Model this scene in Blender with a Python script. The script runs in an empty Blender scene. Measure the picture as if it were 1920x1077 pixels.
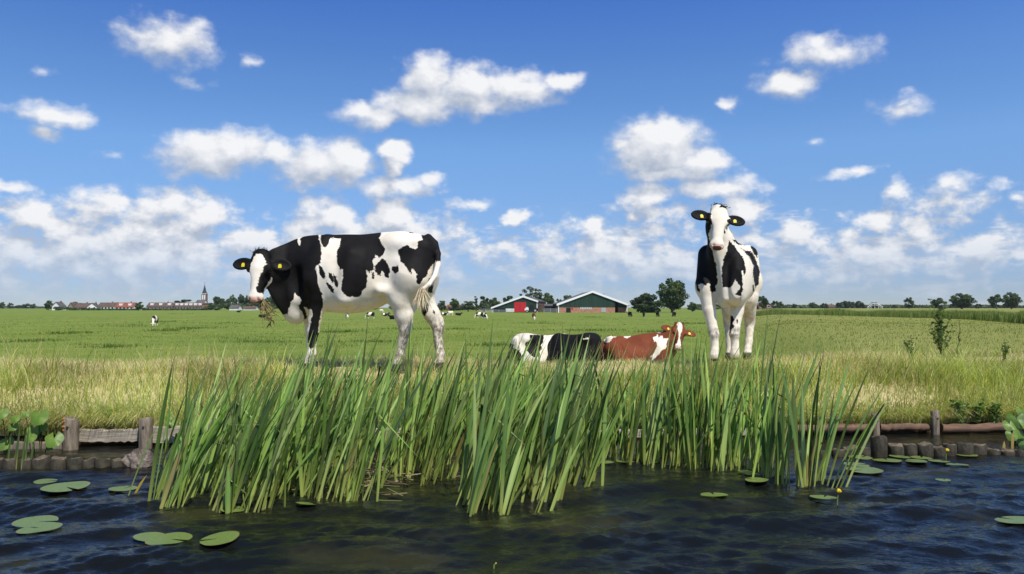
import bpy, math, random
import numpy as np
from mathutils import Vector, Matrix

rnd = random.Random(7)
rng = np.random.default_rng(7)
R = math.radians
C = bpy.context.scene.collection
FOC = 1553.0            # focal length in pixels of the 1920 wide photograph
EYE = 1.2               # camera height over the water
PITCH = math.atan((576.0 - 538.5) / FOC)


def P(px, py, d):
    """world point seen at a photo pixel, d metres ahead"""
    xc, yc = (px - 960.0) / FOC, (538.5 - py) / FOC
    yw = math.cos(PITCH) - math.sin(PITCH) * yc
    zw = math.sin(PITCH) + math.cos(PITCH) * yc
    k = d / yw
    return np.array([xc * k, d, EYE + zw * k])


def hit(px, py, z=0.0):
    """world point where the pixel's ray meets height z"""
    a, b = P(px, py, 1.0), P(px, py, 2.0)
    dz = b[2] - a[2]
    d = 1.0 + (z - a[2]) / dz
    return P(px, py, d)


def topx(v):
    """world -> photo pixels for an (n,3) array"""
    x, y, z = v[:, 0], v[:, 1], v[:, 2] - EYE
    fw = math.cos(PITCH) * y + math.sin(PITCH) * z
    up = -math.sin(PITCH) * y + math.cos(PITCH) * z
    return np.stack([960 + FOC * x / fw, 538.5 - FOC * up / fw], 1)


# ---------------------------------------------------------------- mesh helpers
def mesh_arrays(name, verts, quads=None, tris=None, attrs=None, smooth=True, mat_idx=None):
    me = bpy.data.meshes.new(name)
    verts = np.asarray(verts, np.float32)
    me.vertices.add(len(verts))
    me.vertices.foreach_set('co', verts.ravel())
    q = np.zeros((0, 4), np.int32) if quads is None else np.asarray(quads, np.int32).reshape(-1, 4)
    t = np.zeros((0, 3), np.int32) if tris is None else np.asarray(tris, np.int32).reshape(-1, 3)
    me.loops.add(q.size + t.size)
    me.loops.foreach_set('vertex_index', np.concatenate([q.ravel(), t.ravel()]))
    me.polygons.add(len(q) + len(t))
    st = np.concatenate([np.arange(len(q)) * 4, q.size + np.arange(len(t)) * 3]).astype(np.int32)
    me.polygons.foreach_set('loop_start', st)
    me.polygons.foreach_set('use_smooth', np.full(len(st), smooth))
    if mat_idx is not None:
        me.polygons.foreach_set('material_index', np.asarray(mat_idx, np.int32))
    me.update(calc_edges=True)
    me.validate()
    for k, v in (attrs or {}).items():
        v = np.asarray(v, np.float32)
        if v.ndim == 1:
            a = me.attributes.new(k, 'FLOAT', 'POINT')
            a.data.foreach_set('value', v)
        else:
            if v.shape[1] == 3:
                v = np.concatenate([v, np.ones((len(v), 1), np.float32)], 1)
            a = me.attributes.new(k, 'FLOAT_COLOR', 'POINT')
            a.data.foreach_set('color', v.ravel())
    return me


class MB:
    """collects simple shapes and links them as one mesh object"""
    def __init__(self):
        self.v, self.f, self.s = [], [], []

    def add(self, vs, fs, smooth=False):
        o = len(self.v)
        self.v += [tuple(map(float, v)) for v in vs]
        self.f += [tuple(i + o for i in f) for f in fs]
        self.s += [smooth] * len(fs)
        return self

    def box(self, lo, hi):
        (a, b, c), (d, e, f) = lo, hi
        vs = [(a, b, c), (d, b, c), (d, e, c), (a, e, c), (a, b, f), (d, b, f), (d, e, f), (a, e, f)]
        return self.add(vs, [(0, 3, 2, 1), (4, 5, 6, 7), (0, 1, 5, 4), (1, 2, 6, 5), (2, 3, 7, 6), (3, 0, 4, 7)])

    def prism(self, pts, y0, y1):
        """polygon in (x,z) extruded along y"""
        n = len(pts)
        vs = [(x, y0, z) for x, z in pts] + [(x, y1, z) for x, z in pts]
        fs = [tuple(range(n)), tuple(range(2 * n - 1, n - 1, -1))]
        fs += [(i, i + n, (i + 1) % n + n, (i + 1) % n) for i in range(n)]
        return self.add(vs, fs)

    def tube(self, pts, rads, n=8, cap=True):
        pts = [Vector(p) for p in pts]
        vs, fs = [], []
        ref = None
        for i, p in enumerate(pts):
            t = (pts[min(i + 1, len(pts) - 1)] - pts[max(i - 1, 0)]).normalized()
            if ref is None:
                ref = t.orthogonal().normalized()
            ref = (ref - t * ref.dot(t)).normalized()
            b = t.cross(ref)
            for k in range(n):
                a = 2 * math.pi * k / n
                vs.append(p + (ref * math.cos(a) + b * math.sin(a)) * rads[i])
        for i in range(len(pts) - 1):
            for k in range(n):
                fs.append((i * n + k, i * n + (k + 1) % n, (i + 1) * n + (k + 1) % n, (i + 1) * n + k))
        self.add(vs, fs, True)
        if cap:
            m = len(pts) - 1
            self.add([vs[k] for k in range(n)], [tuple(range(n - 1, -1, -1))])
            self.add([vs[m * n + k] for k in range(n)], [tuple(range(n))])
        return self

    def mesh(self, name):
        me = bpy.data.meshes.new(name)
        me.from_pydata(self.v, [], self.f)
        me.polygons.foreach_set('use_smooth', self.s)
        me.update()
        return me

    def build(self, name, mat, parent=None, loc=None, rz=0.0):
        return link(name, self.mesh(name), mat, parent, loc, rz)


def link(name, me, mat, parent=None, loc=None, rz=0.0):
    o = bpy.data.objects.new(name, me)
    C.objects.link(o)
    if mat is not None and len(me.materials) == 0:
        me.materials.append(mat)
    if parent is not None:
        o.parent = parent
    if loc is not None:
        o.location = [float(c) for c in loc]
    o.rotation_euler = (0, 0, rz)
    return o


def empty(name, loc=(0, 0, 0), rz=0.0):
    o = bpy.data.objects.new(name, None)
    C.objects.link(o)
    o.location = [float(c) for c in loc]
    o.rotation_euler = (0, 0, rz)
    o.empty_display_size = 0.1
    return o


def tag(o, label=None, cat=None, group=None, kind=None):
    if label: o['label'] = label
    if cat: o['category'] = cat
    if group: o['group'] = group
    if kind: o['kind'] = kind
    return o


def copy_tree(o, parent=None):
    c = o.copy()
    C.objects.link(c)
    c.parent = parent
    for ch in o.children:
        copy_tree(ch, c)
    return c


# ---------------------------------------------------------------- node helpers
class NT:
    def __init__(self, tree):
        self.t = tree
        tree.nodes.clear()

    def n(self, kind, **kw):
        x = self.t.nodes.new(kind)
        for k, v in kw.items():
            setattr(x, k, v)
        return x

    def put(self, sock, v):
        if isinstance(v, bpy.types.NodeSocket):
            self.t.links.new(v, sock)
        elif v is not None:
            if isinstance(v, (tuple, list)) and len(v) == 3 and sock.type == 'RGBA':
                v = (*v, 1.0)
            sock.default_value = v

    def math(self, op, a, b=None, c=None, clamp=False):
        x = self.n('ShaderNodeMath', operation=op, use_clamp=clamp)
        for i, v in enumerate((a, b, c)):
            if v is not None: self.put(x.inputs[i], v)
        return x.outputs[0]

    def vec(self, op, a, b=None, c=None, out=0):
        x = self.n('ShaderNodeVectorMath', operation=op)
        for i, v in enumerate((a, b, c)):
            if v is not None: self.put(x.inputs[i], v)
        return x.outputs['Value'] if out == 'v' else x.outputs[0]

    def xyz(self, x=0.0, y=0.0, z=0.0):
        c = self.n('ShaderNodeCombineXYZ')
        for i, v in enumerate((x, y, z)): self.put(c.inputs[i], v)
        return c.outputs[0]

    def sep(self, v):
        s = self.n('ShaderNodeSeparateXYZ')
        self.put(s.inputs[0], v)
        return s.outputs

    def noise(self, v, scale=5.0, detail=4.0, rough=0.5, dist=0.0, col=False):
        x = self.n('ShaderNodeTexNoise')
        if v is not None: self.put(x.inputs['Vector'], v)
        x.inputs['Scale'].default_value = scale
        x.inputs['Detail'].default_value = detail
        x.inputs['Roughness'].default_value = rough
        x.inputs['Distortion'].default_value = dist
        return x.outputs[1 if col else 0]

    def mix(self, f, a, b, kind='RGBA', blend='MIX'):
        x = self.n('ShaderNodeMix', data_type=kind)
        if kind == 'RGBA': x.blend_type = blend
        i = {'RGBA': (6, 7, 2), 'FLOAT': (2, 3, 0), 'VECTOR': (4, 5, 1)}[kind]
        self.put(x.inputs[0], f)
        self.put(x.inputs[i[0]], a)
        self.put(x.inputs[i[1]], b)
        return x.outputs[i[2]]

    def step(self, v, lo, hi, a=0.0, b=1.0, kind='SMOOTHSTEP'):
        x = self.n('ShaderNodeMapRange', interpolation_type=kind, clamp=True)
        for i, q in enumerate((v, lo, hi, a, b)): self.put(x.inputs[i], q)
        return x.outputs[0]

    def ramp(self, v, stops):
        x = self.n('ShaderNodeValToRGB')
        e = x.color_ramp.elements
        while len(e) < len(stops): e.new(0.5)
        for s, (p, c) in zip(e, stops):
            s.position = p
            s.color = (*c, 1.0) if len(c) == 3 else c
        self.put(x.inputs[0], v)
        return x.outputs[0]

    def attr(self, name):
        x = self.n('ShaderNodeAttribute', attribute_name=name)
        return x.outputs

    def pos(self):
        return self.n('ShaderNodeNewGeometry').outputs['Position']

    def obj(self):
        return self.n('ShaderNodeTexCoord').outputs['Object']

    def bump(self, h, strength=0.3, dist=0.01, normal=None):
        x = self.n('ShaderNodeBump')
        x.inputs['Strength'].default_value = strength
        x.inputs['Distance'].default_value = dist
        self.put(x.inputs['Height'], h)
        if normal is not None: self.put(x.inputs['Normal'], normal)
        return x.outputs[0]

    def principled(self, base, rough=0.6, spec=0.4, normal=None, metal=0.0):
        x = self.n('ShaderNodeBsdfPrincipled')
        self.put(x.inputs['Base Color'], base)
        self.put(x.inputs['Roughness'], rough)
        self.put(x.inputs['Specular IOR Level'], spec)
        self.put(x.inputs['Metallic'], metal)
        if normal is not None: self.put(x.inputs['Normal'], normal)
        return x.outputs[0]

    def out(self, s):
        o = self.n('ShaderNodeOutputMaterial')
        self.put(o.inputs['Surface'], s)


def new_mat(name):
    m = bpy.data.materials.new(name)
    m.use_nodes = True
    return m, NT(m.node_tree)


def plain(name, col, rough=0.7, var=0.25, scale=6.0, spec=0.3, bump=0.0, stretch=(1, 1, 1), dark=None):
    """painted / wooden / stone surface with mottling"""
    m, t = new_mat(name)
    v = t.vec('MULTIPLY', t.obj(), stretch)
    n = t.noise(v, scale, 6, 0.6)
    d = dark or tuple(c * (1 - var * 1.6) for c in col)
    l = tuple(min(1, c * (1 + var)) for c in col)
    c = t.mix(t.step(n, 0.3, 0.7), d, l)
    nb = t.bump(n, bump, 0.02) if bump else None
    t.out(t.principled(c, rough, spec, nb))
    return m


def leaf_mat(name, attr='col', trans=0.3, rough=0.45, spec=0.4, noise=None, tint=(1.0, 1.15, 0.5)):
    """foliage coloured by a per leaf attribute, lets some light through"""
    m, t = new_mat(name)
    c = t.attr(attr)[0]
    if noise:
        n = t.noise(t.pos(), noise, 3, 0.6)
        c = t.mix(t.step(n, 0.3, 0.75), c, t.vec('MULTIPLY', c, (1.35, 1.25, 1.2)))
    p = t.principled(c, rough, spec)
    tr = t.n('ShaderNodeBsdfTranslucent')
    t.put(tr.inputs[0], t.vec('MULTIPLY', c, tint))
    mx = t.n('ShaderNodeMixShader')
    t.put(mx.inputs[0], trans)
    t.t.links.new(p, mx.inputs[1])
    t.t.links.new(tr.outputs[0], mx.inputs[2])
    t.out(mx.outputs[0])
    return m


def smooth(e0, e1, x):
    t = np.clip((x - e0) / (e1 - e0), 0, 1)
    return t * t * (3 - 2 * t)


def vnoise(x, y, seed=0):
    """cheap smooth 2-D noise for terrain and scatter"""
    r = np.random.default_rng(seed)
    out = np.zeros(np.broadcast(x, y).shape)
    for k in range(5):
        a, b, p = r.uniform(0, 6.28), r.uniform(0.7, 1.4), r.uniform(0, 6.28, 2)
        out += np.sin(b * (x * math.cos(a) + y * math.sin(a)) + p[0]) * np.cos(b * 0.8 * (y * math.cos(a) - x * math.sin(a)) + p[1])
    return out / 2.5
# ---------------------------------------------------------------- camera, sun, sky
sc = bpy.context.scene
cam = bpy.data.objects.new('camera', bpy.data.cameras.new('camera'))
C.objects.link(cam)
cam.location = (0, 0, EYE)
cam.rotation_euler = (math.pi / 2 + PITCH, 0, 0)
cam.data.sensor_width = 36.0
cam.data.lens = 36.0 * FOC / 1920.0
cam.data.clip_start = 0.05
cam.data.clip_end = 20000.0
sc.camera = cam

SUN_EL, SUN_AZ = R(53), R(150)     # azimuth clockwise from +Y: behind the camera, to the right
sd = Vector((math.sin(SUN_AZ) * math.cos(SUN_EL), math.cos(SUN_AZ) * math.cos(SUN_EL), math.sin(SUN_EL)))
sun = bpy.data.objects.new('sun', bpy.data.lights.new('sun', 'SUN'))
C.objects.link(sun)
sun.data.energy = 5.0
sun.data.angle = R(0.5)
sun.data.color = (1.0, 0.955, 0.88)
sun.rotation_euler = sd.to_track_quat('Z', 'Y').to_euler()

sc.view_settings.view_transform = 'Standard'
sc.view_settings.look = 'None'
sc.view_settings.gamma = 1.0
sc.view_settings.exposure = 0.0
sc.cycles.use_denoising = True
sc.cycles.max_bounces = 8
sc.cycles.transparent_max_bounces = 8
sc.cycles.sample_clamp_indirect = 6.0

w = bpy.data.worlds.new('World')
sc.world = w
w.use_nodes = True
t = NT(w.node_tree)
dirv = t.n('ShaderNodeTexCoord').outputs['Generated']
dx, dy, dz = t.sep(dirv)
el = t.math('ARCSINE', t.math('MINIMUM', t.math('MAXIMUM', dz, -1.0), 1.0))
az = t.math('ARCTAN2', dx, dy)

# clear sky: the deep blue sits lower over this polder than the model has it, so the look-up is lifted
sky = t.n('ShaderNodeTexSky', sky_type='NISHITA')
sky.sun_disc = False
sky.sun_elevation = SUN_EL
sky.sun_rotation = SUN_AZ
sky.altitude = 0
sky.air_density = 1.0
sky.dust_density = 0.4
sky.ozone_density = 3.0
up = t.math('ADD', t.math('MULTIPLY', t.math('MAXIMUM', dz, 0.0), 2.3), 0.03)
t.put(sky.inputs[0], t.vec('NORMALIZE', t.xyz(dx, dy, up)))
blue = t.vec('MULTIPLY', sky.outputs[0], t.ramp(t.math('MULTIPLY', el, 2.0),
             [(0.0, (0.44, 0.41, 0.45)), (0.05, (0.46, 0.43, 0.48)), (0.2, (0.68, 0.69, 0.72)), (0.37, (0.80, 0.91, 0.97)), (0.55, (0.62, 0.80, 1.0)), (0.71, (0.43, 0.64, 1.0)), (1.0, (0.27, 0.33, 0.47))]))
blue = t.vec('MULTIPLY', blue, (2.0, 2.18, 2.25))


def sky_dir(px, py):
    v = P(px, py, 1.0) - np.array([0, 0, EYE])
    v /= np.linalg.norm(v)
    return math.atan2(v[0], v[1]), math.asin(v[2])


# cumulus: cx, cy, rx, ry (photo pixels, turned into sky directions), strength
CL = [(230, 480, 480, 110, .96), (640, 480, 340, 100, .94), (1150, 485, 340, 95, .84), (1650, 480, 400, 85, .74), (1250, 400, 140, 40, .55),
      (315, 82, 112, 60, .72), (360, 72, 66, 45, .68), (265, 62, 60, 35, .6), (470, 117, 26, 16, .45), (80, 128, 30, 16, .35), (360, 158, 45, 14, .35),
      (805, 150, 80, 62, 1), (880, 165, 100, 56, 1), (965, 168, 120, 48, 1), (1050, 155, 60, 26, .9), (700, 216, 95, 32, .9), (780, 200, 110, 46, 1), (900, 195, 100, 34, .8),
      (385, 290, 105, 56, 1), (450, 280, 90, 50, 1), (520, 285, 60, 34, .9), (600, 310, 120, 60, 1), (650, 300, 80, 52, 1), (737, 288, 44, 32, 1.25), (735, 315, 30, 34, 1.1),
      (740, 352, 105, 30, .8), (805, 342, 34, 24, .8),
      (70, 408, 85, 48, 1.05), (120, 425, 70, 40, .9), (205, 382, 100, 34, .8), (310, 385, 110, 42, 1), (385, 400, 80, 48, 1), (300, 425, 190, 50, .9), (225, 445, 80, 44, 1),
      (480, 445, 130, 40, .75), (620, 405, 70, 48, 1.1), (735, 405, 60, 52, 1.2), (790, 440, 80, 40, 1), (680, 445, 150, 40, .8), (880, 383, 70, 18, .55), (850, 430, 70, 50, .6),
      (967, 412, 36, 24, .9), (940, 470, 90, 28, .8), (15, 355, 40, 22, .75), (105, 216, 85, 28, .85), (90, 252, 36, 20, .6), (215, 295, 34, 12, .3),
      (1235, 280, 118, 76, 1.2), (1250, 262, 66, 56, 1.2), (1320, 305, 60, 48, 1), (1165, 275, 34, 28, .8), (1215, 368, 66, 34, 1), (1350, 352, 105, 34, .95), (1250, 325, 130, 28, .9), (1270, 395, 120, 30, .55),
      (1390, 400, 60, 44, .95), (1110, 418, 36, 30, .85), (1187, 412, 22, 22, .9), (1220, 440, 90, 34, .7), (1080, 460, 80, 28, .8), (1190, 485, 90, 26, .7),
      (1545, 98, 112, 44, .72), (1535, 78, 44, 28, .68), (1475, 153, 80, 36, .95), (1365, 198, 28, 19, .75), (1690, 203, 70, 26, .5), (1690, 190, 26, 20, .5),
      (1600, 327, 60, 16, .65), (1690, 358, 36, 34, .7), (1775, 375, 100, 36, .75), (1790, 350, 50, 34, .6), (1885, 343, 40, 15, .55), (1910, 372, 28, 22, .6), (1525, 262, 26, 14, .35),
      (1490, 440, 60, 34, .85), (1580, 445, 60, 28, .7), (1650, 420, 90, 34, .65), (1720, 430, 50, 34, .75), (1840, 470, 80, 34, .95), (1900, 485, 60, 30, .8), (1400, 455, 80, 30, .6)]


def cloud_density(a, e):
    q = t.xyz(a, e, 0.0)
    w1 = t.vec('SUBTRACT', t.noise(t.vec('MULTIPLY', q, (26, 34, 1)), 1.0, 3, 0.55, col=True), (0.5, 0.5, 0.5))
    qw = t.vec('MULTIPLY_ADD', w1, (0.036, 0.026, 0.0), q)
    m = None
    for (cx, cy, rx, ry, s) in CL:
        ca, ce = sky_dir(cx, cy)
        kx, ky = FOC / rx, FOC / ry
        l = t.vec('LENGTH', t.vec('MULTIPLY_ADD', qw, (kx, ky, 0.0), (-ca * kx, -ce * ky, 0.0)), out='v')
        b = t.math('MULTIPLY_ADD', l, -s, s)
        m = b if m is None else t.math('SMOOTH_MAX', m, b, 0.12)
    f = t.noise(t.vec('MULTIPLY', q, (34, 46, 1)), 1.0, 7, 0.56)
    amp = t.step(e, 0.17, 0.07, 0.95, 2.1)
    d = t.math('MULTIPLY_ADD', t.math('SUBTRACT', f, 0.5), amp, m)
    # broken bank of cloud low over the horizon, all the way round
    g = t.noise(t.vec('MULTIPLY', q, (11, 38, 1)), 1.0, 7, 0.6)
    low = t.step(e, 0.20, 0.05, -0.75, 0.50)
    low = t.math('SUBTRACT', low, t.step(e, 0.05, 0.0, 0.0, 0.10))
    bank = t.math('MULTIPLY_ADD', t.math('SUBTRACT', g, 0.57), 3.1, low)
    return t.math('SUBTRACT', t.math('SMOOTH_MAX', d, bank, 0.15), 0.10)


d0 = cloud_density(az, el)
d1 = cloud_density(t.math('ADD', az, 0.008), t.math('ADD', el, 0.019))
alpha = t.step(d0, -0.05, 0.56)
relief = t.math('SUBTRACT', d0, d1)
lit = t.step(t.math('MULTIPLY_ADD', relief, 0.85, t.math('MULTIPLY', t.math('SUBTRACT', d0, 0.5), 0.25)), -0.34, 0.44, kind='LINEAR')
ccol = t.mix(lit, (4.4, 5.0, 6.1), (9.5, 9.5, 9.6))
ccol = t.mix(t.step(el, 0.11, 0.0, 0.0, 0.5), ccol, (5.7, 6.5, 7.7))
alpha = t.math('MULTIPLY', alpha, t.step(el, -0.01, 0.09, 0.45, 0.97))
col = t.mix(alpha, blue, ccol)
bg = t.n('ShaderNodeBackground')
t.put(bg.inputs[0], col)
bg.inputs[1].default_value = 0.1
wo = t.n('ShaderNodeOutputWorld')
t.t.links.new(bg.outputs[0], wo.inputs['Surface'])
# ---------------------------------------------------------------- land and water
def shore(x):
    return 7.57 + 0.095 * x + 0.02 * np.sin(x * 1.3 + 1.0)


def ground(x, y):
    x, y = np.asarray(x, float), np.asarray(y, float)
    s = y - shore(np.clip(x, -12, 14))
    bank = np.interp(s, [-9, -0.5, -0.06, 0.0, 0.12, 0.45, 0.9, 1.35, 1.9, 2.6, 3.0],
                     [-0.9, -0.6, -0.35, 0.04, 0.14, 0.27, 0.41, 0.51, 0.545, 0.54, 0.53])
    right = smooth(-0.1, 1.0, (x - 0.255 * y) / (2.5 + 0.05 * y))        # higher ground to the right
    low = -1.0 + 1.02 * right
    k = smooth(2.3, 11.0, s)
    bank = bank - 0.06 * smooth(1.0, 1.8, s) * np.exp(-((x - 1.3) / 1.5) ** 2)
    z = bank * (1 - k) + low * k
    bump = vnoise(x * 1.7, y * 1.7, 3) * 0.02 + vnoise(x * 5, y * 5, 4) * 0.012
    far = vnoise(x * 0.09, y * 0.09, 5) * 0.07 * smooth(12, 40, y) * (1 - smooth(200, 500, y))
    return z + bump * smooth(-0.2, 0.3, s) + far


def axis(dense_lo, dense_hi, step, far, grow):
    a = list(np.arange(dense_lo, dense_hi, step))
    s = step
    while a[-1] < far:
        s *= grow
        a.append(a[-1] + s)
    return a


ys = np.array(axis(6.6, 13.0, 0.06, 3000, 1.07))
xp = np.array(axis(0.0, 7.0, 0.09, 3000, 1.08))
xs = np.concatenate([-xp[:0:-1], xp])
GX, GY = np.meshgrid(xs, ys, indexing='ij')
GZ = ground(GX, GY)
nx, ny = GX.shape
idx = np.arange(nx * ny).reshape(nx, ny)
quads = np.stack([idx[:-1, :-1], idx[1:, :-1], idx[1:, 1:], idx[:-1, 1:]], -1).reshape(-1, 4)
m, t = new_mat('meadow_ground')
p = t.pos()
px_, py_, pz_ = t.sep(p)
s_ = t.math('SUBTRACT', py_, t.math('MULTIPLY_ADD', px_, 0.095, 7.57))
n1 = t.noise(p, 0.09, 6, 0.62)
n2 = t.noise(t.vec('MULTIPLY', p, (0.55, 0.8, 1)), 0.6, 6, 0.68)
n3 = t.noise(p, 3.5, 6, 0.7)
n4 = t.noise(p, 26.0, 4, 0.7)
green = t.mix(t.step(n1, 0.35, 0.65), (0.165, 0.225, 0.036), (0.215, 0.26, 0.052))
green = t.mix(t.step(n2, 0.42, 0.70, 0.0, 0.75), green, (0.115, 0.185, 0.026))
green = t.mix(t.step(n2, 0.42, 0.28, 0.0, 0.6), green, (0.28, 0.275, 0.08))
green = t.mix(t.step(n3, 0.5, 0.78, 0.0, 0.6), green, (0.095, 0.145, 0.02))
right = t.step(t.math('SUBTRACT', px_, t.math('MULTIPLY', py_, 0.255)), -1.5, 7.0)
rough_g = t.mix(t.step(n2, 0.3, 0.7), (0.245, 0.24, 0.06), (0.33, 0.285, 0.11))
green = t.mix(t.math('MULTIPLY', right, 0.5), green, rough_g)
near = t.step(s_, 5.0, 1.6)
straw = t.mix(t.step(n3, 0.3, 0.7), (0.40, 0.34, 0.15), (0.56, 0.47, 0.26))
col = t.mix(near, green, straw)
soil = t.mix(n4, (0.03, 0.02, 0.01), (0.07, 0.05, 0.028))
col = t.mix(t.math('MULTIPLY', t.step(pz_, 0.24, 0.08), t.step(s_, 1.2, 0.6)), col, soil)
t.out(t.principled(col, 0.9, 0.1, t.bump(n4, 0.6, 0.03)))
g = link('ground', mesh_arrays('ground', np.stack([GX, GY, GZ], -1).reshape(-1, 3), quads), m)
tag(g, 'grassy polder meadow behind a low bank', 'ground', kind='structure')

# water: real ripples near the boat, a plain sheet out to the sides
def water_z(x, y):
    u, v = x * 0.94 + y * 0.34, -x * 0.34 + y * 0.94
    wx = vnoise(x * 1.3, y * 1.3, 21)
    z = 0.0
    r = np.random.default_rng(5)
    for (lam, amp, ang) in ((1.0, .0150, 98), (0.62, .0140, 112), (0.41, .0110, 86), (0.27, .0080, 122), (0.19, .0058, 76),
                            (0.13, .0050, 104), (0.09, .0036, 135), (0.065, .0025, 62)):
        a = math.radians(ang + r.uniform(-6, 6))
        k = 2 * math.pi / lam
        ph = k * (x * math.cos(a) + y * math.sin(a)) + wx * 0.9 * (1 + 0.25 / lam) + r.uniform(0, 6)
        env = 0.62 + 0.5 * vnoise(x * 1.6 / (lam + .35), y * 2.2 / (lam + .35), int(lam * 1000))
        z = z + amp * env * (np.sin(ph) + 0.28 * np.sin(2 * ph + 1.2))
    calm = smooth(7.4, 5.0, y + 0.02 * x) * 0.75 + 0.25           # sheltered behind the plants
    mid = 1 - 0.5 * np.exp(-((x + 0.4) / 1.8) ** 2) * smooth(4.3, 5.3, y)
    swell = 0.015 * np.sin(2 * np.pi / 0.52 * (x * -0.20 + y * 0.98) + 1.6 * wx) * smooth(-1.0, 2.2, x) * (0.6 + 0.5 * vnoise(x * 0.9, y * 1.5, 77))
    return z * calm * mid + swell * calm


wxs = np.concatenate([[-400, -60, -20, -9], np.arange(-5.6, 5.8, 0.022), [9, 20, 60, 400]])
wys = np.concatenate([[-300, -60, -15, -4, 1.0, 2.6], np.arange(3.0, 7.6, 0.018), [8.0, 8.6]])
WX, WY = np.meshgrid(wxs, wys, indexing='ij')
inside = (np.abs(WX) < 6) & (WY > 2.9) & (WY < 7.7)
WZ = np.where(inside, water_z(WX, WY), 0.0)
nx, ny = WX.shape
idx = np.arange(nx * ny).reshape(nx, ny)
quads = np.stack([idx[:-1, :-1], idx[1:, :-1], idx[1:, 1:], idx[:-1, 1:]], -1).reshape(-1, 4)
m, t = new_mat('ditch_water')
p = t.pos()
b1 = t.noise(t.vec('MULTIPLY', p, (9, 16, 1)), 1.0, 4, 0.6, 0.4)
b2 = t.noise(t.vec('MULTIPLY', p, (38, 60, 1)), 1.0, 4, 0.65, 0.6)
h = t.math('MULTIPLY_ADD', b2, 0.35, b1)
weed = t.noise(t.vec('MULTIPLY', p, (0.8, 1.7, 1)), 1.0, 5, 0.6)
base = t.mix(t.step(weed, 0.5, 0.68), (0.006, 0.007, 0.006), (0.026, 0.026, 0.009))
sh = t.n('ShaderNodeBsdfPrincipled')
t.put(sh.inputs['Base Color'], base)
sh.inputs['Roughness'].default_value = 0.04
sh.inputs['IOR'].default_value = 1.333
t.put(sh.inputs['Normal'], t.bump(h, 0.5, 0.018))
t.out(sh.outputs[0])
wob = link('water', mesh_arrays('water', np.stack([WX, WY, WZ], -1).reshape(-1, 3), quads), m)
tag(wob, 'dark rippled water of the ditch', 'water', kind='structure')


# ---------------------------------------------------------------- grass
def blades(base, lean, length, width, col, nseg=2, tipcol=None, basecol=None, bend=1.0):
    """thin curved blades; base (n,3), lean (n,2), col (n,3) -> verts, quads, tris, colours"""
    n = len(base)
    ang = rng.uniform(0, math.pi, n)
    wd = np.stack([np.cos(ang), np.sin(ang), np.zeros(n)], 1)
    rows, cols = [], []
    tip = col if tipcol is None else tipcol
    bc = col * 0.9 if basecol is None else basecol
    for k in range(nseg + 1):
        u = k / nseg
        l2 = np.sqrt((lean ** 2).sum(1))
        up = np.sqrt(np.clip(1 - (l2 * u ** bend) ** 2, 0.05, 1)) * u
        c = base + np.concatenate([lean * (length * u ** (1 + bend))[:, None], (length * up)[:, None]], 1)
        cc = bc * (1 - u) ** 1.5 + col * (1 - (1 - u) ** 1.5) if u < 0.6 else col * (1 - (u - .6) / .4) + tip * ((u - .6) / .4)
        if k < nseg:
            hw = (width * (1 - 0.55 * u) * 0.5)[:, None]
            rows += [c - wd * hw, c + wd * hw]
            cols += [cc, cc]
        else:
            rows.append(c)
            cols.append(cc)
    per = 2 * nseg + 1
    V = np.stack(rows, 1).reshape(-1, 3)
    K = np.stack(cols, 1).reshape(-1, 3)
    o = (np.arange(n) * per)[:, None]
    Q = np.concatenate([o + np.array([[2 * k, 2 * k + 1, 2 * k + 3, 2 * k + 2]]) for k in range(nseg - 1)], 0) if nseg > 1 else np.zeros((0, 4), int)
    T = o + np.array([[2 * nseg - 2, 2 * nseg - 1, 2 * nseg]])
    return V, Q, T, K


def join(parts):
    V, Q, T, K, o = [], [], [], [], 0
    for (v, q, tr, k) in parts:
        V.append(v); K.append(k); Q.append(q + o); T.append(tr + o)
        o += len(v)
    return np.concatenate(V), np.concatenate(Q), np.concatenate(T), np.concatenate(K)


def lean_vec(n, mean, spread, wind=(0.0, 0.0)):
    a = rng.uniform(0, 2 * math.pi, n)
    r = np.clip(rng.normal(mean, spread, n), 0.0, 0.93)
    l = np.stack([np.cos(a) * r + wind[0], np.sin(a) * r + wind[1]], 1)
    q = np.sqrt((l ** 2).sum(1))
    return l * np.minimum(1, 0.93 / np.maximum(q, 1e-6))[:, None]


def pick(n, cols, jitter=0.15):
    c = np.array(cols)[rng.integers(0, len(cols), n)]
    return c * rng.uniform(1 - jitter, 1 + jitter, (n, 1)) * rng.uniform(.94, 1.06, (n, 3))


M_grass = leaf_mat('grass_blades', trans=0.5, rough=0.55, spec=0.3, tint=(1.0, 1.05, 0.55))
GREENS = [(0.42, 0.48, 0.10), (0.48, 0.54, 0.14), (0.32, 0.41, 0.08), (0.56, 0.56, 0.19)]
DRYS = [(0.72, 0.60, 0.34), (0.66, 0.54, 0.29), (0.78, 0.68, 0.44), (0.62, 0.55, 0.26)]


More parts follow.
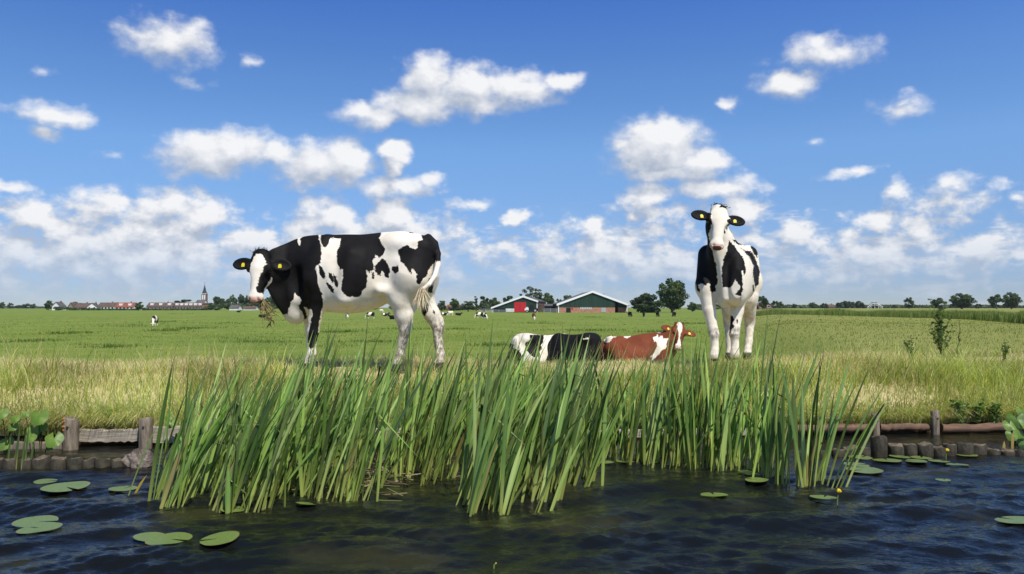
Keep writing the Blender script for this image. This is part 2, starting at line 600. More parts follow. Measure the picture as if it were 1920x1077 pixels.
def bank_patch(n, s0, s1, dry, lo, hi, lm, wind=(0.12, 0.0), wdt=(0.004, 0.009), xr=(-6.4, 7.0), nseg=3):
    x = rng.uniform(*xr, n)
    s = rng.uniform(s0, s1, n)
    y = shore(x) + s
    clump = vnoise(x * 2.6, y * 3.4, 31)
    keep = rng.uniform(0, 1, n) < 0.6 + 0.4 * clump
    x, y, s, clump = x[keep], y[keep], s[keep], clump[keep]
    n = len(x)
    base = np.stack([x, y, np.where(s < .14, ground(x, shore(x) + np.maximum(s, .05)) + .02, ground(x, y)) - 0.01], 1)
    isdry = rng.uniform(0, 1, n) < np.clip(dry + 0.14 * vnoise(x * 1.1, y * 1.6, 32), 0.02, 0.98)
    col = np.where(isdry[:, None], pick(n, DRYS, .3), pick(n, GREENS, .35))
    col *= (1 + 0.25 * vnoise(x * 3.1, y * 4.1, 33))[:, None].clip(.5, 1.3)
    col = col.clip(0, .8)
    L = rng.uniform(lo, hi, n) * (1 + 0.35 * clump) * (1 - 0.45 * np.exp(-((x - 1.3) / 1.3) ** 2) * smooth(.9, 1.5, s))
    W = rng.uniform(*wdt, n)
    return blades(base, lean_vec(n, lm, 0.22, wind), L, W, col, nseg, tipcol=col * 1.12)


bank = join([
    bank_patch(22000, -0.02, 0.35, 0.18, 0.10, 0.26, 0.45, (0.05, -0.35)),
    bank_patch(5000, -0.04, 0.12, 0.75, 0.10, 0.22, 0.5, (0.05, -0.6)),
    bank_patch(14000, 0.0, 0.14, 0.35, 0.12, 0.30, 0.35, (0.05, -0.78), xr=(1.2, 7.0), nseg=4),
    bank_patch(7000, 0.0, 0.14, 0.45, 0.14, 0.30, 0.35, (0.05, -0.78), xr=(-6.4, -3.2), nseg=4),
    bank_patch(24000, 0.25, 1.0, 0.16, 0.12, 0.26, 0.42, (0.1, -0.1)),
    bank_patch(21000, 0.8, 1.5, 0.45, 0.09, 0.20, 0.5),
    bank_patch(26000, 1.3, 2.7, 0.93, 0.05, 0.13, 0.6),
    bank_patch(16000, 2.6, 4.2, 0.55, 0.05, 0.13, 0.5),
    bank_patch(1800, 0.7, 2.9, 0.95, 0.18, 0.38, 0.28, (0.16, 0.0), (0.002, 0.004), nseg=4),
    bank_patch(5000, 0.1, 1.6, 0.1, 0.2, 0.36, 0.5, (0.1, -0.1), (0.005, 0.010), nseg=4),
])
o = link('bank_grass', mesh_arrays('bank_grass', *bank[:3], {'col': bank[3]}), M_grass)
tag(o, 'long yellow green grass on the bank, drying to straw along its crest', 'grass', kind='stuff')

# short meadow grass and darker tussocks beyond the bank
def field(n, y0, y1, lo, hi, cols, xlim=0.72, thr=None, wid=(0.015, 0.035), seed=41, power=1.6, xmin=None):
    y = y0 + (y1 - y0) * rng.uniform(0, 1, n) ** power
    x = rng.uniform(-xlim, xlim, n) * y
    if xmin is not None:
        k = x > xmin * y
        x, y = x[k], y[k]
    if thr is not None:
        k = vnoise(x * 0.35, y * 0.5, seed) + 0.5 * vnoise(x * 1.3, y * 1.9, seed + 1) > thr
        x, y = x[k], y[k]
    if thr is not None:
        k = (x < .21 * y) | (rng.uniform(0, 1, len(x)) < .18)
        x, y = x[k], y[k]
    n = len(x)
    base = np.stack([x, y, ground(x, y) - 0.01], 1)
    col = pick(n, cols, .22)
    v1, v2 = vnoise(x * .11, y * .17, seed + 7), vnoise(x * .5, y * .8, seed + 8)
    col = (col * (1 + .20 * v1 + .16 * v2)[:, None] * (1 + np.stack([.12 * v1, 0 * v1, -.1 * v1], 1))).clip(.01, .7)
    sc_ = np.clip(y / 40, 0.7, 3)
    return blades(base, lean_vec(n, 0.35, 0.2, (0.1, 0)), rng.uniform(lo, hi, n), rng.uniform(*wid, n) * sc_, col, 2)


MG = [(0.20, 0.265, 0.042), (0.25, 0.30, 0.052), (0.17, 0.235, 0.034), (0.29, 0.31, 0.08)]
o = join([field(52000, 11, 75, 0.04, 0.10, MG), field(26000, 60, 200, 0.05, 0.12, MG),
          field(60000, 28, 150, 0.10, 0.24, [(0.11, 0.175, 0.026), (0.15, 0.21, 0.035)], thr=.85),
          field(12000, 12, 70, 0.06, 0.16, [(0.36, 0.34, 0.11), (0.42, 0.37, 0.16), (0.25, 0.29, 0.065), (0.2, 0.27, 0.05)], xmin=0.24)])
o = link('meadow_grass', mesh_arrays('meadow_grass', *o[:3], {'col': o[3]}), M_grass)
tag(o, 'short green pasture grass with darker tussocks', 'grass', kind='stuff')

# darker rushy streaks and tufts out on the meadow
def streak(px, py, wpx, hpx, n):
    n = int(n * .55)
    c = hit(px, py, -0.97)
    d = c[1]
    wx_, dy = wpx * d / FOC, hpx / FOC * d * d / 2.2
    x = c[0] + rng.normal(0, .4, n) * wx_
    y = c[1] + rng.normal(0, .35, n) * dy
    z = np.array(ground(x, y)) - .01
    col = pick(n, [(0.10, 0.165, 0.026), (0.13, 0.20, 0.035), (0.18, 0.24, 0.05)], .3)
    return blades(np.stack([x, y, z], 1), lean_vec(n, .4, .25, (.1, 0)), rng.uniform(.10, .30, n), rng.uniform(.02, .05, n) * max(.7, d / 50), col, 2)


ST = [(1245, 622, 60, 3, 700), (1110, 619, 70, 2, 500), (1300, 607, 40, 2, 260), (640, 622, 50, 3, 500), (760, 617, 90, 2, 400), (860, 617, 60, 2, 300), (310, 621, 50, 2, 400), (360, 617, 60, 3, 500),
      (240, 612, 90, 2, 300), (310, 603, 30, 2, 200), (320, 589, 26, 2, 150), (130, 626, 70, 3, 500), (60, 640, 60, 4, 500), (480, 640, 80, 3, 500), (700, 640, 90, 3, 500), (1000, 606, 60, 2, 250),
      (1110, 595, 30, 2, 140), (1180, 642, 60, 4, 400), (930, 648, 60, 4, 400), (210, 650, 60, 4, 500), (420, 606, 80, 2, 250), (560, 600, 70, 1.5, 200), (1080, 632, 80, 3, 450)]
o = join([streak(*a) for a in ST])
o = link('rush_tufts', mesh_arrays('rush_tufts', *o[:3], {'col': o[3]}), M_grass)
tag(o, 'dark streaks of coarse rushes across the green pasture', 'grass', kind='stuff')

# reed belt along the far ditch on the right
n = 26000
u = rng.uniform(0, 1, n) ** 1.5
px = 1960 - u * 560
d = 58 + u * 85 + rng.normal(0, 1, n) * (0.9 + 1.6 * u)
x = (px - 960) / FOC * d
base = np.stack([x, d, ground(x, d) - 0.05], 1)
L = rng.uniform(0.6, 1.1, n) * (1 + 0.25 * vnoise(x * 0.8, d * 0.3, 52))
col = pick(n, [(0.19, 0.28, 0.05), (0.25, 0.33, 0.08), (0.13, 0.21, 0.04), (0.33, 0.34, 0.12)])
o = blades(base, lean_vec(n, 0.2, 0.14, (0.2, 0)), L, rng.uniform(0.03, 0.06, n), col, 3)
o = link('reed_belt', mesh_arrays('reed_belt', *o[:3], {'col': o[3]}), M_grass)
tag(o, 'belt of tall green reeds along the far ditch', 'reeds', kind='stuff')
# ---------------------------------------------------------------- cattle
def surface_nets(F, lo, h):
    """closed surface of the zero level of a sampled field"""
    S = F < 0
    nx, ny, nz = F.shape
    cnt = np.zeros((nx - 1, ny - 1, nz - 1), np.int8)
    for a in (0, 1):
        for b in (0, 1):
            for c in (0, 1):
                cnt += S[a:nx - 1 + a, b:ny - 1 + b, c:nz - 1 + c]
    act = (cnt > 0) & (cnt < 8)
    I = np.argwhere(act)
    vid = np.full(act.shape, -1, np.int32)
    vid[act] = np.arange(len(I))
    cor = {}
    for a in (0, 1):
        for b in (0, 1):
            for c in (0, 1):
                cor[a, b, c] = F[I[:, 0] + a, I[:, 1] + b, I[:, 2] + c]
    acc = np.zeros((len(I), 3)); w = np.zeros(len(I))
    for k in cor:
        for ax in range(3):
            if k[ax] == 0:
                k2 = list(k); k2[ax] = 1; k2 = tuple(k2)
                f0, f1 = cor[k], cor[k2]
                cr = (f0 < 0) != (f1 < 0)
                tt = np.where(cr, f0 / np.where(cr, f0 - f1, 1), 0)
                p = np.tile(np.array(k, float), (len(I), 1))
                p[:, ax] += tt
                acc += p * cr[:, None]; w += cr
    V = (I + acc / w[:, None]) * h + lo
    Q = []
    for ax in range(3):
        sl0 = [slice(None)] * 3; sl1 = [slice(None)] * 3
        sl0[ax] = slice(0, -1); sl1[ax] = slice(1, None)
        a, b = S[tuple(sl0)], S[tuple(sl1)]
        E = np.argwhere(a != b)
        o1, o2 = (ax + 1) % 3, (ax + 2) % 3
        ok = (E[:, o1] > 0) & (E[:, o2] > 0) & (E[:, o1] < F.shape[o1] - 1) & (E[:, o2] < F.shape[o2] - 1)
        E = E[ok]
        ins = a[tuple(E.T)]
        def cell(d1, d2):
            c = E.copy(); c[:, o1] += d1; c[:, o2] += d2
            return vid[tuple(c.T)]
        q = np.stack([cell(-1, -1), cell(0, -1), cell(0, 0), cell(-1, 0)], 1)
        q[~ins] = q[~ins][:, ::-1]
        Q.append(q)
    return V, np.concatenate(Q)


def cat_rom(xs_, ys_, n=240):
    """smooth curve through control points, sampled densely"""
    xs_, ys_ = np.asarray(xs_, float), np.asarray(ys_, float)
    m_ = np.gradient(ys_, xs_)
    X = np.linspace(xs_[0], xs_[-1], n)
    i = np.clip(np.searchsorted(xs_, X) - 1, 0, len(xs_) - 2)
    h = xs_[i + 1] - xs_[i]
    t = (X - xs_[i]) / h
    Y = ((2 * t ** 3 - 3 * t ** 2 + 1) * ys_[i] + (t ** 3 - 2 * t ** 2 + t) * h * m_[i]
         + (-2 * t ** 3 + 3 * t ** 2) * ys_[i + 1] + (t ** 3 - t ** 2) * h * m_[i + 1])
    return X, Y


class Beast:
    """smooth blended body in a local frame: x forward, y to the animal's left, z up"""
    def __init__(self, org, psi):
        self.org = np.asarray(org, float)
        self.psi = psi
        c, s = math.cos(psi), math.sin(psi)
        self.M = np.array([[c, -s, 0], [s, c, 0], [0, 0, 1.0]])     # local -> world
        self.prims = []

    def loc(self, wp):
        return self.M.T @ (np.asarray(wp) - self.org)

    def at(self, px, py, s=0.0):
        """local point where the pixel's ray meets the plane y = s of the animal"""
        a, b = self.loc(P(px, py, 1.0)), self.loc(P(px, py, 2.0))
        k = (s - a[1]) / (b[1] - a[1])
        return a + (b - a) * k

    def atd(self, px, py, d):
        return self.loc(P(px, py, d))

    # -- shapes
    def cone(self, a, b, r1, r2, k=0.05, tagname='body', sub=False):
        a, b = np.asarray(a, float), np.asarray(b, float)
        ba = b - a
        L = max((ba ** 2).sum(), 1e-9)

        def fn(X, Y, Z):
            qx, qy, qz = X - a[0], Y - a[1], Z - a[2]
            h = np.clip((qx * ba[0] + qy * ba[1] + qz * ba[2]) / L, 0, 1)
            return np.sqrt((qx - h * ba[0]) ** 2 + (qy - h * ba[1]) ** 2 + (qz - h * ba[2]) ** 2) - (r1 + (r2 - r1) * h)
        r = max(r1, r2)
        self.prims.append((fn, np.minimum(a, b) - r, np.maximum(a, b) + r, k, tagname, sub))

    def chain(self, pts, rads, k=0.03, tagname='body'):
        for i in range(len(pts) - 1):
            self.cone(pts[i], pts[i + 1], rads[i], rads[i + 1], k, tagname)

    def ell(self, c, rad, axes=None, k=0.05, tagname='body', sub=False):
        c, rad = np.asarray(c, float), np.asarray(rad, float)
        A = np.eye(3) if axes is None else np.asarray(axes, float)

        def fn(X, Y, Z):
            q = [X - c[0], Y - c[1], Z - c[2]]
            e = [A[i][0] * q[0] + A[i][1] * q[1] + A[i][2] * q[2] for i in range(3)]
            k0 = np.sqrt(sum((e[i] / rad[i]) ** 2 for i in range(3)))
            k1 = np.sqrt(sum((e[i] / rad[i] ** 2) ** 2 for i in range(3)))
            return k0 * (k0 - 1) / np.maximum(k1, 1e-6)
        r = np.sqrt(((A * rad[:, None]) ** 2).sum(0))
        self.prims.append((fn, c - r, c + r, k, tagname, sub))

    def torso(self, st, k=0.05, n=2.3, spine=0.26):
        """st rows: forward, ztop, zbottom, half width, side offset"""
        st = np.array(sorted(st), float)
        X0, zt = cat_rom(st[:, 0], st[:, 1]); _, zb = cat_rom(st[:, 0], st[:, 2])
        _, w_ = cat_rom(st[:, 0], st[:, 3]); _, so = cat_rom(st[:, 0], st[:, 4])
        w_ = np.maximum(w_, 0.02)

        def fn(X, Y, Z):
            a, b = np.interp(X, X0, zt), np.interp(X, X0, zb)
            ww, s0 = np.interp(X, X0, w_), np.interp(X, X0, so)
            c, h = (a + b) / 2, np.maximum((a - b) / 2, 0.02)
            v = (Z - c) / h
            we = ww * (1 - spine * np.clip(v + 0.15, 0, 1.2) ** 2)
            r = (np.abs((Y - s0) / we) ** n + np.abs(v) ** n) ** (1 / n)
            d = (r - 1) * np.minimum(we, h)
            return np.maximum(d, np.maximum(X0[0] - X, X - X0[-1]))
        lo = [X0[0], (so - w_).min(), zb.min()]
        hi = [X0[-1], (so + w_).max(), zt.max()]
        self.prims.append((fn, np.array(lo), np.array(hi), k, 'body', False))

    def head(self, o, A, N, S=1.0, ear_drop=(0.1, 0.1), ear_fwd=(0.0, 0.0), ears=True, ear_len=1.0):
        o = np.asarray(o, float)
        A = np.asarray(A, float); A = A / np.linalg.norm(A)
        N = np.asarray(N, float); N = N - A * A.dot(N); N /= np.linalg.norm(N)
        Lt = np.cross(N, A)
        self.hf = (o, A, N, Lt, S)
        F_ = np.stack([A, N, Lt])
        H = lambda a, n, l: o + (A * a + N * n + Lt * l) * S
        h = 'head'
        self.ell(H(.09, -.095, 0), np.array([.13, .10, .095]) * S, F_, .03, h)
        self.ell(H(.12, -.04, 0), np.array([.145, .045, .105]) * S, F_, .025, h)
        self.cone(H(.17, -.065, 0), H(.385, -.052, 0), .080 * S, .056 * S, .035, h)
        self.ell(H(.30, -.035, 0), np.array([.16, .026, .034]) * S, F_, .02, h)
        self.ell(H(.435, -.055, 0), np.array([.058, .060, .078]) * S, F_, .03, h)
        self.ell(H(.462, -.040, 0), np.array([.032, .040, .064]) * S, F_, .018, h)
        self.cone(H(.16, -.19, 0), H(.425, -.112, 0), .060 * S, .040 * S, .04, h)
        for sd_ in (-1, 1):
            self.ell(H(.17, -.145, sd_ * .052), np.array([.12, .085, .046]) * S, F_, .035, h)
            self.ell(H(.142, -.036, sd_ * .103), np.array([.045, .030, .022]) * S, F_, .018, h)
            self.ell(H(.185, -.052, sd_ * .106), np.array([.022, .018, .014]) * S, F_, .015, h, sub=True)
            self.ell(H(.25, -.05, sd_ * .088), np.array([.05, .035, .02]) * S, F_, .03, h, sub=True)
        self.ell(H(-.005, -.075, 0), np.array([.055, .065, .085]) * S, F_, .035, h)
        for sd_ in (-1, 1):
            self.ell(H(.466, -.004, sd_ * .047), np.array([.020, .022, .016]) * S, F_, .008, h, sub=True)
        self.cone(H(.478, -.096, -.07), H(.478, -.096, .07), .009 * S, .009 * S, .010, h, sub=True)
        self.ears = []
        if ears:
            for i, sd_ in enumerate((-1, 1)):
                e = Lt * sd_ + A * ear_drop[i] + N * ear_fwd[i]; e /= np.linalg.norm(e)
                nn = N - e * e.dot(N); nn /= np.linalg.norm(nn)
                vv = np.cross(nn, e)
                c0 = H(.075, -.10, sd_ * .085)
                c = c0 + e * .115 * S * ear_len
                rl = .112 * S * ear_len
                self.cone(c0, c0 + e * .05, .03 * S, .026 * S, .03, 'ear')
                self.ell(c, np.array([rl, .064 * S, .024 * S]), np.stack([e, vv, nn]), .02, 'ear')
                self.ell(c + nn * .021 * S + e * .008, np.array([rl * .78, .046 * S, .02 * S]), np.stack([e, vv, nn]), .012, 'ear', sub=True)
                self.ears.append((c, e, vv, nn))
        return H

    def grid_mesh(self, h, pad=0.03):
        lo = np.min([p[1] for p in self.prims], 0) - pad
        hi = np.max([p[2] for p in self.prims], 0) + pad
        n = np.ceil((hi - lo) / h).astype(int) + 1
        ax = [(lo[i] + np.arange(n[i]) * h).astype(np.float32) for i in range(3)]
        F = np.full(n, 1.0, np.float32)
        for fn, a, b, k, tg, sub in self.prims:
            m = k + h * 2
            sl = []
            for i in range(3):
                i0 = max(0, int((a[i] - m - lo[i]) / h)); i1 = min(n[i], int((b[i] + m - lo[i]) / h) + 2)
                sl.append(slice(i0, i1))
            sl = tuple(sl)
            X = ax[0][sl[0]][:, None, None]; Y = ax[1][sl[1]][None, :, None]; Z = ax[2][sl[2]][None, None, :]
            d = np.broadcast_to(fn(X, Y, Z), F[sl].shape)
            a_ = F[sl]
            if sub:
                q = np.clip(0.5 - 0.5 * (d + a_) / k, 0, 1)
                F[sl] = a_ * (1 - q) - d * q + k * q * (1 - q)
            else:
                q = np.clip(0.5 + 0.5 * (a_ - d) / k, 0, 1)
                F[sl] = a_ * (1 - q) + d * q - k * q * (1 - q)
        V, Q = surface_nets(F, lo, h)
        # which shape each vertex belongs to
        best = np.full(len(V), 9.0); tg_ = np.full(len(V), '', dtype=object)
        for fn, a, b, k, tg, sub in self.prims:
            if sub: continue
            d = fn(V[:, 0], V[:, 1], V[:, 2])
            u = d < best
            best[u] = d[u]; tg_[u] = tg
        return V, Q, tg_

    def head_coords(self, V):
        o, A, N, Lt, S = self.hf
        q = (V - o) / S
        return q @ A, q @ N, q @ Lt

    def H(self, a, n, l):
        o, A, N, Lt, S = self.hf
        return o + (A * a + N * n + Lt * l) * S


def poly_sd(p, poly):
    """signed distance to a closed outline, positive inside"""
    poly = np.asarray(poly, float)
    d2 = np.full(len(p), 1e12); ins = np.zeros(len(p), bool)
    for i in range(len(poly)):
        a, b = poly[i - 1], poly[i]
        e = b - a
        t = np.clip(((p - a) @ e) / max(e @ e, 1e-9), 0, 1)
        q = p - a - t[:, None] * e
        d2 = np.minimum(d2, (q ** 2).sum(1))
        if a[1] != b[1]:
            c = (a[1] > p[:, 1]) != (b[1] > p[:, 1])
            ins ^= c & (p[:, 0] < (b[0] - a[0]) * (p[:, 1] - a[1]) / (b[1] - a[1]) + a[0])
    return np.where(ins, 1, -1) * np.sqrt(d2)


def patches(p, polys):
    out = np.full(len(p), -1e3)
    for q in polys:
        q = np.asarray(q, float)
        k = ((p > q.min(0) - 25) & (p < q.max(0) + 25)).all(1)
        if k.any():
            out[k] = np.maximum(out[k], poly_sd(p[k], q))
    return np.clip(out, -20, 20)


def coat_mat(name, dark, white=(0.80, 0.735, 0.62), pink=(0.62, 0.30, 0.24)):
    m, t = new_mat(name)
    ob = t.obj()
    pat = t.attr('pat')[2]
    pk = t.attr('pink')[2]
    dirt = t.attr('dirt')[2]
    hoof = t.attr('hoof')[2]
    e1 = t.noise(ob, 55.0, 4, 0.7)
    e2 = t.noise(t.vec('MULTIPLY', ob, (180, 180, 60)), 1.0, 3, 0.6)
    e3 = t.noise(ob, 17.0, 3, 0.6)
    edge = t.math('ADD', pat, t.math('ADD', t.math('MULTIPLY', t.math('SUBTRACT', e1, 0.5), 0.034), t.math('MULTIPLY', t.math('SUBTRACT', e2, 0.5), 0.012)))
    edge = t.math('MULTIPLY_ADD', t.math('SUBTRACT', e3, 0.5), 0.05, edge)
    k = t.step(edge, -0.0035, 0.0035)
    big = t.noise(ob, 4.0, 4, 0.6)
    wc = t.mix(t.step(big, 0.35, 0.7), white, tuple(c * f for c, f in zip(white, (0.93, 0.89, 0.82))))
    wc = t.mix(t.math('MULTIPLY', t.step(e2, 0.45, 0.75), 0.18), wc, tuple(c * 0.75 for c in white))
    dc = t.mix(t.step(big, 0.3, 0.7), dark, tuple(c * 1.5 for c in dark))
    c = t.mix(k, wc, dc)
    c = t.mix(pk, c, pink)
    dn = t.noise(t.vec('MULTIPLY', ob, (1, 1, 0.7)), 30.0, 6, 0.72)
    dm = t.math('MULTIPLY', dirt, t.step(dn, 0.62, 0.40))
    c = t.mix(dm, c, t.mix(e1, (0.10, 0.075, 0.055), (0.30, 0.24, 0.19)))
    c = t.mix(hoof, c, (0.05, 0.045, 0.04))
    hd_ = t.noise(t.vec('MULTIPLY', ob, (1, 1, .45)), 150.0, 3, 0.65)
    c = t.mix(t.math('MULTIPLY', t.step(hd_, 0.5, 0.8), 0.22), c, t.vec('MULTIPLY', c, (.55, .52, .48)))
    # grubby belly and legs
    oz = t.sep(ob)[2]
    grub = t.math('MULTIPLY', t.step(t.noise(ob, 7.0, 6, 0.7), 0.5, 0.72), t.step(oz, 1.0, 0.35, 0.08, 0.6))
    c = t.mix(t.math('MULTIPLY', grub, t.math('SUBTRACT', 1.0, k)), c, (0.36, 0.27, 0.17))
    fur = t.bump(hd_, 0.4, 0.005)
    fur = t.bump(t.noise(ob, 6.0, 2, 0.5), 0.4, 0.03, fur)
    t.out(t.principled(c, t.mix(k, 0.85, 0.68, 'FLOAT'), 0.14, fur))
    return m


M_black = coat_mat('black_and_white_coat', (0.0075, 0.0068, 0.0065))
M_red = coat_mat('red_and_white_coat', (0.135, 0.036, 0.015))
M_yellow = plain('yellow_tag', (0.72, 0.60, 0.02), 0.45, 0.1)
M_eye = plain('eye_gloss', (0.008, 0.006, 0.005), 0.12, 0.1, spec=0.6)
M_hair = leaf_mat('hair', trans=0.1, rough=0.55)


def hair(name, parent, base, dirs, length, width, col, tipdir=(0, 0, -0.5), nseg=4):
    """tuft of fine hair strands; base (n,3), dirs (n,3)"""
    n = len(base)
    dirs = dirs / np.linalg.norm(dirs, axis=1, keepdims=True)
    side = np.cross(dirs, rng.normal(0, 1, (n, 3))); side /= np.linalg.norm(side, axis=1, keepdims=True)
    rows = []
    for k in range(nseg + 1):
        u = k / nseg
        c = base + dirs * (length * u)[:, None] + np.array(tipdir) * (length * u * u)[:, None]
        if k < nseg:
            hw = (width * (1 - 0.6 * u) / 2)[:, None]
            rows += [c - side * hw, c + side * hw]
        else:
            rows.append(c)
    per = 2 * nseg + 1
    V = np.stack(rows, 1).reshape(-1, 3)
    o = (np.arange(n) * per)[:, None]
    Q = np.concatenate([o + np.array([[2 * k, 2 * k + 1, 2 * k + 3, 2 * k + 2]]) for k in range(nseg - 1)], 0)
    T = o + np.array([[2 * nseg - 2, 2 * nseg - 1, 2 * nseg]])
    K = np.repeat(col, per, 0)
    return link(name, mesh_arrays(name, V, Q, T, {'col': K}), M_hair, parent)


def finish(b, name, h, mat, pat_fn, label, cat='cow', group=None, tags=True, eyes=True, tuft=None):
    V, Q, tg = b.grid_mesh(h)
    W = V @ b.M.T + b.org
    a, n, l = b.head_coords(V)
    hm = (tg == 'head') & (a > -0.06)
    pat, pink, dirt, hoof = pat_fn(V, W, tg, hm, a, n, l)
    me = mesh_arrays(name, V, Q, None, dict(pat=pat, pink=pink, dirt=dirt, hoof=hoof))
    o = link(name, me, mat, None, b.org, b.psi)
    tag(o, label, cat, group)
    if eyes:
        for sd_ in (-1, 1):
            c = b.H(.168, -.050, sd_ * .100)
            s = MB()
            S = b.hf[4]
            rows = 7
            vs = []
            for i in range(rows):
                th = math.pi * i / (rows - 1)
                for j in range(10):
                    f = 2 * math.pi * j / 10
                    vs.append(c + np.array([math.sin(th) * math.cos(f), math.sin(th) * math.sin(f), math.cos(th)]) * .021 * S)
            s.add(vs, [(i * 10 + j, i * 10 + (j + 1) % 10, (i + 1) * 10 + (j + 1) % 10, (i + 1) * 10 + j) for i in range(rows - 1) for j in range(10)], True)
            s.build('eye', M_eye, o)
    if tags:
        for (c, e, vv, nn) in b.ears:
            up_ = np.array([0, 0, 1.0]); up_ = up_ - nn * nn.dot(up_); up_ /= np.linalg.norm(up_)
            r_ = np.cross(up_, nn)
            p0 = c - e * .012 + nn * .013 - up_ * 0.012
            q = MB()
            prof = [(-.017, -.026), (.017, -.026), (.018, .004), (.008, .017), (-.008, .017), (-.018, .004)]
            fr = [p0 + r_ * x + up_ * z + nn * .003 for x, z in prof]
            bk = [p0 + r_ * x + up_ * z for x, z in prof]
            m_ = len(prof)
            q.add(fr + bk, [tuple(range(m_)), tuple(range(2 * m_ - 1, m_ - 1, -1))] + [(i, i + m_, (i + 1) % m_ + m_, (i + 1) % m_) for i in range(m_)])
            q.build('ear_tag', M_yellow, o)
    if tuft is not None:
        k = 420
        bs = np.stack([b.H(-.025 + rng.normal(0, .013), -.06 + rng.normal(0, .02), rng.normal(0, .032)) for _ in range(k)])
        dr = np.stack([b.hf[3] * rng.normal(0, .5) + b.hf[2] * rng.uniform(.1, .8) - b.hf[1] * rng.uniform(.2, .7) for _ in range(k)])
        hair('forelock', o, bs, dr, rng.uniform(.02, .045, k), rng.uniform(.005, .010, k), pick(k, [tuft], .3), tipdir=b.hf[1] * .5)
    return o


ZB = 0.535         # the crest of the bank


# ---- the grazing black and white cow on the left, side on, looking round at the camera
b = Beast(P(690, 690, 8.85) * np.array([1, 1, 0]) + np.array([0, 0, ZB]), R(171))
st = [(819, 474, 522, .07, 0), (812, 457, 545, .13, 0), (800, 446, 560, .19, 0), (780, 438, 566, .235, 0), (755, 434, 568, .26, 0),
      (734, 435, 566, .275, 0), (710, 437, 577, .305, 0), (680, 440, 586, .33, 0), (650, 440, 588, .335, 0), (620, 441, 586, .315, 0),
      (595, 441, 586, .28, 0), (575, 443, 592, .245, 0), (557, 448, 600, .205, 0), (545, 453, 600, .165, .02), (536, 457, 594, .145, .05),
      (528, 460, 584, .125, .09), (518, 464, 570, .11, .14), (508, 468, 552, .09, .20), (500, 475, 535, .06, .25)]
rows = []
for (px, y0, y1, w_, so) in st:
    a, c = b.at(px, y0, so), b.at(px, y1, so)
    rows.append((a[0], a[2], c[2], w_, so))
b.torso(rows)
mp = 8.85 / FOC
L_ = lambda px, py, s: b.at(px, py, s)
b.chain([L_(592, 500, .15), L_(600, 555, .17)], [.13, .105], .06)                                  # near shoulder
b.cone(L_(605, 470, .15), L_(590, 530, .2), .09, .09, .08)
b.chain([L_(598, 560, .17), L_(590, 600, .16), L_(587, 622, .16), L_(585, 645, .16), L_(584, 662, .16), L_(580, 672, .165)],
        [.095, .066, .058, .043, .047, .04], .025, 'leg_near_front')
b.cone(L_(584, 668, .16), L_(578, 684, .16), .045, .058, .015, 'hoof')
b.chain([L_(578, 560, -.15), L_(581, 600, -.14), L_(583, 622, -.14), L_(583, 645, -.14), L_(583, 662, -.14), L_(580, 672, -.14)],
        [.10, .066, .056, .042, .046, .04], .025, 'leg_far_front')
b.cone(L_(583, 667, -.14), L_(577, 681, -.14), .045, .058, .015, 'hoof')
b.chain([L_(790, 468, .12), L_(772, 520, .15), L_(752, 562, .16)], [.14, .20, .125], .07, 'thigh')      # near hind
b.chain([L_(752, 560, .16), L_(757, 592, .15), L_(760, 616, .14)], [.115, .088, .066], .05, 'leg_near_hind')
b.cone(L_(767, 606, .14), L_(764, 622, .14), .034, .042, .03, 'leg_near_hind')
b.chain([L_(760, 614, .14), L_(755, 640, .14), L_(750, 664, .14), L_(746, 674, .14)], [.062, .047, .05, .045], .025, 'leg_near_hind')
b.cone(L_(747, 675, .14), L_(739, 690, .14), .047, .06, .015, 'hoof')
b.chain([L_(790, 475, -.12), L_(790, 520, -.15), L_(793, 560, -.15)], [.13, .18, .115], .07, 'thigh')     # far hind
b.chain([L_(794, 558, -.15), L_(810, 590, -.14), L_(821, 612, -.14)], [.105, .082, .064], .04, 'leg_far_hind')
b.cone(L_(826, 600, -.14), L_(825, 618, -.14), .034, .042, .03, 'leg_far_hind')
b.chain([L_(820, 611, -.14), L_(822, 640, -.14), L_(825, 664, -.14), L_(824, 674, -.14)], [.06, .046, .05, .045], .025, 'leg_far_hind')
b.cone(L_(825, 674, -.14), L_(820, 688, -.14), .047, .06, .015, 'hoof')
b.ell(L_(745, 455, .16), [.13, .09, .08], None, .12)        # hook bones, pins
b.ell(L_(745, 455, -.16), [.13, .09, .08], None, .12)
b.cone(L_(612, 452, .14), L_(585, 520, .23), .05, .07, .10)      # shoulder blade
b.ell(L_(628, 500, .40), [.05, .08, .20], None, .10, sub=True)
b.ell(L_(552, 530, .25), [.07, .09, .16], None, .08, sub=True)
b.ell(L_(810, 470, .08), [.06, .05, .05], None, .07)
b.ell(L_(716, 505, .33), [.09, .06, .14], None, .10, sub=True)   # flank hollow
b.cone(L_(712, 545, .26), L_(744, 548, .2), .03, .05, .08)       # flank fold
b.ell(L_(556, 585, .03), [.10, .11, .13], None, .06)        # brisket
b.cone(L_(765, 575, .03), L_(745, 572, 0), .09, .07, .08, 'udder')
b.cone(L_(660, 478, .27), L_(645, 560, .29), .05, .05, .12)      # ribcage
tail_pts = [L_(803, 446, .02), L_(815, 457, .05), L_(821, 476, .10), L_(821, 498, .19), L_(815, 518, .29), L_(804, 534, .36), L_(792, 543, .39)]
b.chain(tail_pts, [.042, .037, .031, .028, .026, .023, .019], .012, 'tail')
hd = b.H if False else None
poll = L_(486, 474, .38)
muz = L_(475, 560, .50)
b.head(poll, muz - poll, (-0.10, 0.99, 0.0), S=1.07, ear_drop=(0.10, 0.10), ear_fwd=(-.1, -.15), ear_len=.95)
b.cone(b.H(.11, -.17, 0), L_(520, 512, .14), .095, .14, .06)

